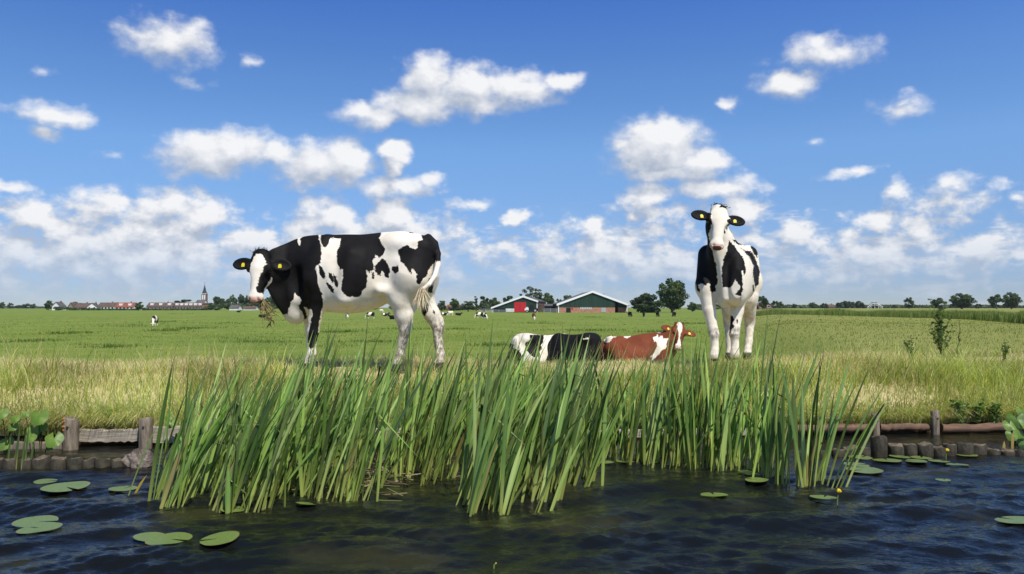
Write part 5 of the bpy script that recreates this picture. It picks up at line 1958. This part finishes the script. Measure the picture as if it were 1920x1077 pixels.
TG = 'trees along the horizon'
TREES = [
    ('a', 1260, 520, 62, 325, 'tall round oak like tree right of the dark bush by the barns'), ('bush', 1213, 546, 74, 318, 'wide dark bush between the large barn and the tall tree'),
    ('loose', 996, 536, 52, 400, 'tall tree with a thin see through crown behind the red doored barn'), ('b', 1028, 548, 30, 420, 'rounded tree right of the thin crowned tree'),
    ('c', 1014, 553, 22, 400, 'smaller tree at the right roof slope of the red doored barn'), ('willow', 1066, 551, 30, 430, 'pale round tree left of the large barn'), ('c', 1049, 559, 20, 430, 'small tree in the gap between the two barns'),
    ('dark', 954, 552, 26, 400, 'dark tree touching the left roof slope of the red doored barn'), ('b', 926, 557, 26, 430, 'tree left of the dark tree by the red doored barn'), ('dark', 906, 553, 24, 420, 'dark tree left of the barn roof, above the grazing pair'),
    ('poplar', 893, 554, 14, 430, 'narrow tall tree rising over the willows right of the left cow'), ('willow', 878, 563, 34, 400, 'broad grey willow near the middle of the horizon'),
    ('willow', 828, 562, 22, 420, 'grey willow just right of the left cow'), ('b', 851, 559, 24, 460, 'green tree behind the small red roof'), ('willow', 908, 566, 24, 395, 'low grey willow at the left of the barn yard'),
    ('b', 1298, 566, 22, 380, 'low tree right of the tall tree, beside the standing cow'), ('c', 1430, 553, 24, 420, 'tree beside the thatched farmhouse right of the standing cow'),
    ('c', 1453, 563, 18, 480, 'small tree right of the thatched farmhouse'), ('b', 1463, 565, 16, 520, 'lower tree two right of the thatched farmhouse'), ('c', 1490, 569, 14, 700, 'low round tree alone between farmhouse and grove'),
    ('b', 1524, 567, 22, 700, 'left tree of the low pair before the long grove'), ('c', 1545, 568, 16, 700, 'right tree of the low pair before the long grove'),
    ('willow', 1638, 566, 18, 640, 'tree behind the white bridge on the right'), ('c', 1704, 556, 20, 520, 'isolated round tree standing clear on the right horizon'),
    ('b', 1759, 558, 30, 480, 'tree directly behind the tall weed'), ('a', 1803, 549, 50, 470, 'broad round tree right of the tall weed'), ('c', 1834, 569, 16, 520, 'small tree at the right foot of the broad round tree'),
    ('b', 1868, 551, 30, 470, 'left tree of the pair at the right edge'), ('a', 1896, 547, 36, 470, 'right and taller tree of the pair at the right edge'),
    ('c', 260, 565, 22, 520, 'round green tree in front of the red roofed row'), ('b', 91, 563, 20, 560, 'tree at the left of the lone dark roofed house'), ('dark', 143, 565, 22, 640, 'tree between the lone house and the first village roofs'),
    ('dark', 178, 567, 12, 640, 'dark tree behind the second village roof'), ('c', 219, 566, 14, 640, 'tree behind the left end of the red roofed row'), ('dark', 346, 560, 42, 700, 'wide dark tree behind the long terrace left of the church'),
    ('b', 5, 566, 14, 1000, 'bluish tree at the extreme left of the horizon'), ('c', 20, 567, 12, 1000, 'narrow bluish tree second from the left end'), ('b', 36, 572, 18, 1100, 'low bluish tree third from the left end'),
    ('b', 50, 569, 20, 1100, 'rounded bluish tree left of the lone dark roofed house'), ('c', 62, 569, 16, 1100, 'bluish tree right of its rounded neighbour at far left'), ('b', 119, 574, 14, 1000, 'faint low tree right of the lone dark roofed house'),
    ('dark', 740, 560, 26, 520, 'dark tree seen between the legs of the left cow'), ('willow', 775, 566, 18, 520, 'grey tree seen right of the near hind leg of the left cow'), ('b', 800, 562, 22, 560, 'tree seen at the far hind leg of the left cow'),
]
for tr_ in TREES: tree(*tr_, TG)


def wood(name, spans, lab, cols, seed):
    """far wood that reads as one mass: px, top row, width, distance per hump"""
    q = np.random.default_rng(seed)
    V, K, Q = [], [], []
    for (px, yt, wpx, d) in spans:
        x = (px - 960) / FOC * d
        top = P(px, yt, d)[2]
        h = top - GL
        w_ = wpx * d / FOC
        nn = int(90 + wpx * 22)
        per_c = max(4, int(wpx / 4))
        cc = np.stack([q.uniform(-.5, .5, per_c) * w_, q.uniform(-4, 4, per_c), q.uniform(.3, .78, per_c) * h], 1)
        k = q.integers(0, per_c, nn)
        u = q.normal(0, 1, (nn, 3)); u /= np.linalg.norm(u, axis=1, keepdims=True)
        p = cc[k] + u * np.array([w_ * .17, 3, h * .24]) * q.uniform(.6, 1.05, (nn, 1)) + np.array([x, d, GL])
        p[:, 2] = np.maximum(p[:, 2], GL)
        nr = u + q.normal(0, .5, (nn, 3)); nr /= np.linalg.norm(nr, axis=1, keepdims=True)
        a = np.cross(nr, q.normal(0, 1, (nn, 3))); a /= np.linalg.norm(a, axis=1, keepdims=True)
        b_ = np.cross(nr, a)
        s_ = (d / 480) * q.uniform(.7, 1.5, (nn, 1))
        br = q.uniform(.75, 1.3, per_c)[k][:, None]
        col = np.array(cols)[q.integers(0, len(cols), nn)] * br
        o = sum(len(z) for z in V)
        V.append(np.stack([p - a * s_ * .6, p - b_ * s_ * .4, p + a * s_ * .6, p + b_ * s_ * .4], 1).reshape(-1, 3))
        K.append(np.repeat(col, 4, 0)); Q.append(np.arange(nn * 4).reshape(-1, 4) + o)
    o = link(name, mesh_arrays(name, np.concatenate(V), np.concatenate(Q), None, {'col': np.concatenate(K)}, smooth=False), M_leaf)
    tag(o, lab, 'wood', kind='stuff')


GREEN = ((.050, .085, .022), (.070, .11, .028), (.036, .065, .020), (.09, .125, .035))
wood('churchyard_wood', [(398, 568, 14, 640), (412, 556, 24, 640), (430, 553, 30, 650), (452, 551, 34, 650), (474, 554, 30, 640), (495, 556, 30, 640), (518, 560, 26, 640), (405, 570, 30, 600), (440, 568, 40, 600), (480, 569, 44, 600), (520, 570, 30, 600)],
     'dark wood behind the head of the left cow', DARK + GREEN, 61)
wood('low_wood', [(560, 576, 40, 700), (600, 577, 40, 720), (640, 577, 50, 740), (690, 575, 40, 700)], 'low line of trees under the belly of the left cow', GREY, 62)
wood('long_grove', [(1575, 565, 16, 760), (1588, 564, 20, 760), (1603, 565, 20, 760), (1612, 568, 10, 760)], 'long flat topped grove on the right horizon', DARK, 63)
wood('far_shrubs', [(1330, 570, 60, 700), (1390, 571, 70, 700), (1500, 572, 90, 800), (1605, 572, 120, 800), (1700, 572, 110, 850), (1800, 572, 120, 850), (1900, 572, 90, 850), (1480, 574, 40, 800), (1560, 574, 30, 800), (1650, 574, 60, 900), (1740, 574, 60, 900), (1850, 573, 80, 900), (1930, 573, 40, 900), (230, 577, 60, 900), (10, 575, 60, 1300), (80, 576, 60, 1300), (930, 572, 60, 520), (860, 574, 60, 520), (1310, 573, 40, 600), (1085, 574, 60, 600)],
     'low far off shrubs and hedges along the horizon', GREEN + GREY, 64)

# gardens
wood('village_hedge', [(120, 576, 24, 560), (150, 579, 40, 560), (190, 579, 40, 560), (232, 580, 40, 560), (300, 580, 50, 560), (345, 580, 50, 560), (395, 576, 30, 560), (170, 571, 14, 640), (205, 569, 16, 660), (248, 569, 16, 660), (300, 572, 20, 680), (322, 571, 16, 680)],
     'hedges and garden shrubs along the edge of the village', DARK + GREEN, 65)
# ---- buildings
M_brick = plain('orange_brick', (.40, .20, .13), .9, .2, 1.5)
M_brick2 = plain('brown_brick', (.22, .12, .085), .9, .25, 1.0)
M_white = plain('white_render', (.74, .72, .68), .7, .1, 1.0)
M_green = plain('green_cladding', (.016, .042, .026), .55, .2, .4, stretch=(3, 1, .1))
M_trim = plain('white_trim', (.80, .80, .78), .5, .05)
M_roofg = plain('grey_roof', (.12, .11, .105), .8, .25, .8)
M_roofb = plain('brown_roof', (.13, .085, .065), .85, .25, .8)
M_roofr = plain('red_roof', (.27, .085, .05), .85, .2, .8)
M_thatch = plain('thatch', (.24, .20, .15), .95, .25, .8)
M_reddoor = plain('red_door', (.50, .022, .028), .5, .1, 1)
M_dark = plain('dark_parts_and_shade', (.012, .012, .012), .8, .2)  # dark door, machine and shed; also painted shade in the barns' gaps
M_glass = plain('window_glass', (.03, .04, .05), .15, .2, spec=.6)
M_slate = plain('slate_spire', (.035, .04, .05), .6, .2)
M_grey = plain('galvanised', (.36, .37, .38), .5, .15)


def X(px, d): return (px - 960) / FOC * d
def Zp(py, d): return P(960, py, d)[2]


def house(x0, x1, yb, ye, yr, d, wall, roof, lab, axis='x', depth=9.0, nwin=3, rot=0.0, name='house', chimney=True, dormers=0, floors=1, cat='house'):
    """x0..x1 pixel span, base / eave / ridge rows; ridge along x or along the line of sight"""
    w_ = (x1 - x0) * d / FOC
    cx = X((x0 + x1) / 2, d)
    g0 = float(ground(cx, d))
    he, hr = Zp(ye, d) - g0, Zp(yr, d) - g0
    root = empty(name, (cx, d, g0), rot)
    tag(root, lab, cat)
    q = MB()
    if axis == 'x':
        q.prism([(-w_ / 2, -.5), (w_ / 2, -.5), (w_ / 2, he), (-w_ / 2, he)], 0, depth)
        for s_ in (-1, 1):
            x_ = s_ * w_ / 2
            q.add([(x_, 0, he), (x_, depth, he), (x_, depth / 2, hr - .1), (x_ - s_ * .3, 0, he), (x_ - s_ * .3, depth, he), (x_ - s_ * .3, depth / 2, hr - .1)], [(0, 1, 2), (5, 4, 3), (0, 2, 5, 3), (1, 4, 5, 2)])
        q.build('wall', wall, root)
        e = .4
        r_ = MB()
        k = (hr - he) / (depth / 2)
        for y0_, y1_, z0_, z1_ in ((-e, depth / 2, he - e * k, hr), (depth + e, depth / 2, he - e * k, hr)):
            r_.add([(-w_ / 2 - .3, y0_, z0_), (w_ / 2 + .3, y0_, z0_), (w_ / 2 + .3, y1_, z1_), (-w_ / 2 - .3, y1_, z1_),
                    (-w_ / 2 - .3, y0_, z0_ + .22), (w_ / 2 + .3, y0_, z0_ + .22), (w_ / 2 + .3, y1_, z1_ + .22), (-w_ / 2 - .3, y1_, z1_ + .22)],
                   [(0, 1, 2, 3), (7, 6, 5, 4), (0, 4, 5, 1), (1, 5, 6, 2), (3, 7, 4, 0), (2, 6, 7, 3)])
        ro = r_.build('roof', roof, root)
        for i in range(dormers):
            x_ = -w_ / 2 + w_ * (i + .5) / dormers
            z_ = he + (hr - he) * .35
            y_ = (z_ - he) / k
            dm = MB().box((x_ - 1.1, y_ - .3, z_), (x_ + 1.1, y_ + 2.6, z_ + 1.5)).build('dormer', M_white, ro)
        fy = 0
    else:
        q.prism([(-w_ / 2, -.5), (w_ / 2, -.5), (w_ / 2, he), (0, hr), (-w_ / 2, he)], 0, depth)
        q.build('wall', wall, root)
        r_ = MB()
        k = (hr - he) / (w_ / 2)
        for s_ in (-1, 1):
            r_.prism([(0, hr), (s_ * (w_ / 2 + .4), he - .4 * k), (s_ * (w_ / 2 + .4), he - .4 * k + .3), (0, hr + .3)], -.4, depth + .4)
        ro = r_.build('roof', roof, root)
    if chimney:
        MB().box((w_ * .22 - .4, depth * .45, hr - .9), (w_ * .22 + .4, depth * .45 + .8, hr + .9)).build('chimney', M_brick2, ro)
    for fl in range(floors):
        for i in range(nwin):
            x_ = -w_ / 2 + w_ * (i + .5) / nwin
            z_ = .9 + fl * 2.8
            ww = min(.8, w_ / nwin * .32)
            if z_ + 1.2 > he + (0 if axis == 'x' else .6): continue
            f = MB().box((x_ - ww, -.05, z_), (x_ + ww, .02, z_ + 1.3)).build('window', M_trim, root)
            MB().box((x_ - ww + .12, -.08, z_ + .12), (x_ + ww - .12, -.052, z_ + 1.18)).build('pane', M_glass, f)
    return root


house(98, 113, 582, 574, 567, 560, M_white, M_roofg, 'lone house with a dark roof and white gable at the far left', 'y', 7, 2, 0.0)
house(128, 138, 582, 575, 568, 610, M_thatch, M_roofb, 'small house with a steep pale gable at the left end of the village', 'y', 9, 1)
house(140, 162, 583, 577, 569, 600, M_brick2, M_roofb, 'house with a big brown hipped looking roof at the left of the village', 'x', 12, 2)
house(164, 181, 583, 576, 569, 600, M_white, M_roofg, 'house with a dark roof and grey gable third in the village', 'y', 10, 2, R(12))
house(183, 214, 583, 575, 568, 610, M_white, M_roofb, 'brown roofed row of white houses left of the red roofs', 'x', 10, 5)
house(216, 250, 583, 576, 568, 600, M_white, M_roofr, 'white terrace under bright red roofs in the village', 'x', 10, 5, dormers=2)
house(275, 324, 583, 575, 568, 610, M_brick2, M_roofb, 'brick terrace with pale dormers right of the round green tree', 'x', 10, 7, dormers=3, floors=2)
house(326, 378, 583, 575, 568, 612, M_brick2, M_roofb, 'long brown terrace with a row of dormer windows before the church', 'x', 10, 9, dormers=6, floors=2)
house(379, 392, 583, 570, 568.5, 600, M_brick2, M_roofb, 'plain brick block at the right end of the long terrace', 'x', 9, 1, chimney=False)
house(366, 381, 583, 569, 563, 760, M_white, M_roofg, 'pale church nave left of the steeple', 'x', 12, 2, name='church_nave', chimney=False, cat='church')
house(838, 862, 583, 578, 572, 520, M_brick2, M_roofr, 'small house with a red roof between the grey willows', 'x', 9, 3)
house(922, 940, 584, 575, 568, 430, M_white, M_thatch, 'brownish roofed house left of the red doored barn', 'x', 9, 3)
house(1423, 1447, 580, 573, 565, 470, M_brick2, M_thatch, 'thatched farmhouse right of the standing cow', 'y', 14, 2, R(-8))
house(1554, 1566, 580, 575.5, 571.5, 700, M_brick2, M_roofb, 'small brown house left of the long grove', 'x', 9, 2)
house(430, 446, 583, 578, 573, 560, M_white, M_roofg, 'white house at the edge of the wood behind the left cow', 'x', 9, 2)
house(455, 478, 583, 579, 575, 570, M_white, M_roofb, 'low white house under the muzzle of the left cow', 'x', 9, 3)
house(488, 497, 583, 579, 576, 520, M_roofr, M_roofr, 'red shed seen beside the plants in the mouth of the left cow', 'x', 6, 0, name='shed', chimney=False, cat='shed')

# church steeple
d = 780
cx = X(382, d); g0 = float(ground(cx, d))
root = empty('church_tower', (cx, d, g0)); tag(root, 'church steeple with a dark pointed spire above the village', 'church tower')
zt, z1, z2 = Zp(562, d) - g0, Zp(551.5, d) - g0, Zp(533.5, d) - g0
hw = 4.3 * d / FOC
wl = MB().box((-hw, 0, -1), (hw, 2 * hw, z1)).build('wall', M_brick2, root)
for x_ in (-hw * .42, hw * .42):
    MB().box((x_ - .5, -.1, zt), (x_ + .5, .02, z1 - .9)).build('louvre_window', M_trim, wl)
MB().box((-hw - .25, -.25, z1), (hw + .25, 2 * hw + .25, z1 + .5)).build('cornice', M_trim, root)
sp = MB()
n = 8
vs = []
for zz, r_ in ((z1 + .5, hw * 1.2), (z1 + 2.2, hw * .72), (z2, .06)):
    vs += [(math.cos(2 * math.pi * (i + .5) / n) * r_ * 1.05, hw + math.sin(2 * math.pi * (i + .5) / n) * r_ * 1.05, zz) for i in range(n)]
sp.add(vs, [(j * n + i, j * n + (i + 1) % n, (j + 1) * n + (i + 1) % n, (j + 1) * n + i) for j in range(2) for i in range(n)])
s_ = sp.build('spire', M_slate, root)
MB().tube([(0, hw, z2 - .2), (0, hw, z2 + 2.4)], [.09, .05], 6).box((-.6, hw - .05, z2 + 1.4), (.6, hw + .05, z2 + 1.55)).build('cross', M_slate, s_)

# large barn
d = 322
def bx(px): return X(px, d)
g0 = float(ground(bx(1111), d))
def bz(py): return Zp(py, d) - g0
ox = bx(1111)
root = empty('large_barn', (ox, d, g0)); tag(root, 'large barn with a green gable over a brick base and white roof edges', 'barn')
def rx(px): return bx(px) - ox
dep = 46.0
zr, zel, zer, zb_ = bz(547.5), bz(571.5), bz(572), bz(577)
xa, xm, xb = rx(1047), rx(1153), rx(1177)
sl = lambda px: zr + (zel - zr) * (1111 - px) / (1111 - 1044) if px < 1111 else zr + (zer - zr) * (px - 1111) / (1179 - 1111)
MB().prism([(xa, -.6), (xm, -.6), (xm, zb_), (xa, zb_)], 0, dep).build('brick_base', M_brick, root)
MB().prism([(xa, zb_), (xm, zb_), (xm, sl(1153)), (0, zr), (xa, sl(1047))], .05, dep).build('gable_cladding', M_green, root)
MB().prism([(rx(1160), -.6), (xb, -.6), (xb, zb_), (rx(1160), zb_)], 2.4, dep).build('brick_base', M_brick, root)
MB().prism([(rx(1160), zb_), (xb, zb_), (xb, sl(1177)), (rx(1160), sl(1160))], 2.45, dep).build('gable_cladding', M_green, root)
MB().prism([(rx(1153), -.6), (rx(1160), -.6), (rx(1160), sl(1160)), (rx(1153), sl(1153))], 3.2, dep).build('recess_shade', M_dark, root)  # near-black block, the shade of the setback put into its colour
rf = MB()
rf.prism([(0, zr + .05), (rx(1044), zel + .05), (rx(1044), zel + .3), (0, zr + .35)], -.3, dep + .5)
rf.prism([(0, zr + .05), (rx(1179), zer + .05), (rx(1179), zer + .3), (0, zr + .35)], -.3, dep + .5)
ro = rf.build('roof', M_roofg, root)
tr = MB()
tr.prism([(0, zr - .35), (rx(1043.6), zel - .5), (rx(1043.6), zel + .33), (0, zr + .45)], -.5, -.302)
tr.prism([(0, zr - .35), (rx(1179.5), zer - .5), (rx(1179.5), zer + .33), (0, zr + .45)], -.5, -.302)
tr.build('roof_edge', M_trim, ro)
MB().box((rx(1137.2), 10, sl(1137) + .2), (rx(1138.4), 10.5, bz(550))).build('chimney', M_roofg, ro)
def opening(nm, x0, x1, y0, y1, mat, proud=.06, par=None):
    return MB().box((rx(x0), -proud, bz(y1)), (rx(x1), -.004, bz(y0))).build(nm, mat, par or root)
opening('door', 1061.5, 1070, 577.4, 588, M_dark)
opening('door', 1127.5, 1136, 577.4, 585.6, M_grey)
opening('sign_board', 1070.8, 1074.6, 577.4, 581, M_reddoor)
f = opening('window', 1088, 1109, 576.6, 579.6, M_trim)
for i in range(6):
    opening('pane', 1088.8 + i * 3.4, 1091.4 + i * 3.4, 577.0, 578.6, M_glass, .09, f)
opening('corner_post', 1046.2, 1048, 571.8, 588, M_trim)
MB().box((rx(1176.2), 2.34, bz(587)), (rx(1178), 2.44, bz(572.4))).build('corner_post', M_trim, root)

# barn with red doors
d = 335
ox = bx(981); g0 = float(ground(ox, d))
root = empty('red_door_barn', (ox, d, g0), R(-6.5)); tag(root, 'smaller green barn with two big red doors and one long low roof slope', 'barn')
zr, zel, zer = bz(556.5), bz(578), bz(565.5)
sl = lambda px: zr + (zel - zr) * (981 - px) / (981 - 921) if px < 981 else zr + (zer - zr) * (px - 981) / (1008 - 981)
dep = 40.0
MB().prism([(rx(948), -.6), (rx(1007), -.6), (rx(1007), sl(1007)), (0, zr), (rx(922.5), sl(922.5)), (rx(922.5), sl(922.5) - .35), (rx(948), sl(922.5) - .35)], 0, dep).build('gable_cladding', M_green, root)
MB().box((rx(948), -.05, bz(585)), (rx(964), -.004, bz(579))).build('low_wall', M_white, root)
MB().prism([(rx(923), -.6), (rx(948), -.6), (rx(948), bz(578.6)), (rx(923), bz(578.6))], 3.0, dep - .1).build('open_bay_shade', M_dark, root)  # solid fill coloured near black for the shaded inside of the bay
MB().box((rx(923), .1, -.4), (rx(924), .4, bz(578.4))).build('support_post', M_trim, root)
sw = MB().add([(rx(1007) + .06, .1, -.5), (rx(1007) + .06, dep, -.5), (rx(1007) + .06, dep, sl(1007)), (rx(1007) + .06, .1, sl(1007)),
               (rx(1007) + .01, .1, -.5), (rx(1007) + .01, dep, -.5), (rx(1007) + .01, dep, sl(1007)), (rx(1007) + .01, .1, sl(1007))],
              [(0, 1, 2, 3), (7, 6, 5, 4), (0, 3, 7, 4), (1, 5, 6, 2), (3, 2, 6, 7)]).build('side_wall', M_brick2, root)
for k in range(6):
    y_ = 3 + k * 6
    MB().box((rx(1007) + .062, y_, .2), (rx(1007) + .12, y_ + 2.2, sl(1007) - .6)).build('side_window', M_glass, sw)
rf = MB()
rf.prism([(0, zr + .05), (rx(920.5), zel + .05), (rx(920.5), zel + .3), (0, zr + .35)], -.3, dep + .5)
rf.prism([(0, zr + .05), (rx(1009), zer), (rx(1009), zer + .25), (0, zr + .35)], -.3, dep + .5)
ro = rf.build('roof', M_roofg, root)
tr = MB()
tr.prism([(0, zr - .3), (rx(920.2), zel - .35), (rx(920.2), zel + .33), (0, zr + .45)], -.5, -.302)
tr.prism([(0, zr - .3), (rx(1009.3), zer - .4), (rx(1009.3), zer + .28), (0, zr + .45)], -.5, -.302)
tr.build('roof_edge', M_trim, ro)
MB().box((rx(1006.4), -.08, -.4), (rx(1007.8), -.004, sl(1007) - .3)).build('corner_post', M_trim, root)
for x0, x1 in ((964.3, 974.6), (975.2, 986.2)):
    dr = MB().box((rx(x0), -.12, bz(585.4)), (rx(x1), -.006, bz(566.8))).build('door', M_reddoor, root)
    for k in range(1, 5):
        xx = rx(x0) + (rx(x1) - rx(x0)) * k / 5
        MB().box((xx - .04, -.16, bz(585)), (xx + .04, -.124, bz(567.2))).build('batten', M_reddoor, dr)

# yard clutter: trailer, wrapped bale, fences
def fence(pts, d, h, rails, lab, mat, name='fence'):
    cx_ = X(pts[0], d); g_ = float(ground(cx_, d))
    root_ = empty(name, (cx_, d, g_)); tag(root_, lab, 'fence')
    L = X(pts[1], d) - cx_
    n_ = max(2, int(L / 2.6))
    for i in range(n_ + 1):
        MB().box((i * L / n_ - .07, -.07, -.2), (i * L / n_ + .07, .07, h)).build('post', mat, root_)
    for k in range(rails):
        z_ = h * (k + .7) / rails
        MB().box((0, -.12, z_ - .06), (L, -.075, z_ + .06)).build('rail', mat, root_)


fence((900, 921), 322, 1.5, 3, 'grey rail fence left of the red doored barn', M_grey)
fence((922, 962), 318, 1.2, 3, 'grey rail fence in front of the open bay of the red doored barn', M_grey)
fence((1020, 1044), 318, 1.6, 4, 'grey gate and rails between the two barns', M_grey)
d = 316
cx_ = X(996, d); g_ = float(ground(cx_, d))
root = empty('tractor', (cx_, d, g_)); tag(root, 'small dark machine with a white bonnet parked right of the red doors', 'tractor')
bd = MB().prism([(-2.4, .7), (2.6, .7), (2.6, 1.7), (1.0, 1.9), (.8, 3.0), (-.6, 3.0), (-.9, 1.8), (-2.4, 1.5)], 0, 1.5).build('body', M_dark, root)
MB().prism([(-2.5, .9), (-1.0, .9), (-1.0, 1.9), (-1.6, 2.3), (-2.5, 1.5)], -.12, -.01).build('bonnet', M_white, root)
for x_, r_ in ((-1.6, .55), (1.5, .85)):
    wv = MB().tube([(x_, -.35, r_), (x_, .0, r_)], [r_, r_], 14).build('wheel', M_dark, root)
    MB().tube([(x_, -.40, r_), (x_, -.352, r_)], [r_ * .5, r_ * .5], 10).build('rim', M_grey, wv)
for i, (px, lab) in enumerate(((1015, 'dark shed in the gap right of the red doored barn'),)):
    house(1022, 1042, 586, 574, 571, 350, M_dark, M_roofg, lab, 'x', 8, 0, name='shed', chimney=False, cat='shed')

# white drawbridge on the right
d = 560
cx_ = X(1640, d); g_ = float(ground(cx_, d))
root = empty('footbridge', (cx_, d, g_)); tag(root, 'small white arched bridge on the right horizon', 'bridge')
a = [(-5, 0, 1.0), (-2.5, 0, 2.9), (0, 0, 3.8), (2.5, 0, 2.9), (5.2, 0, 1.4)]
MB().tube(a, [.22] * 5, 6).build('railing', M_white, root)
MB().tube([(p[0], 0, p[2] - 1.1) for p in a], [.26] * 5, 6).build('deck', M_grey, root)
for p in a:
    MB().tube([(p[0], 0, -.5), p], [.12, .12], 6).build('post', M_trim, root)

# ---- summer air: the far trees turn slightly blue
m = bpy.data.materials.new('haze')
m.use_nodes = True
nt = m.node_tree
nt.nodes.clear()
pv = nt.nodes.new('ShaderNodeVolumePrincipled')
pv.inputs['Color'].default_value = (.94, .97, 1.0, 1)
pv.inputs['Density'].default_value = 0.00008
pv.inputs['Anisotropy'].default_value = 0.3
om = nt.nodes.new('ShaderNodeOutputMaterial')
nt.links.new(pv.outputs[0], om.inputs['Volume'])
hz = MB().box((-3600, -400, -4.5), (3600, 3600, 60)).build('haze', m)
tag(hz, 'thin summer haze over the polder', 'haze', kind='stuff')
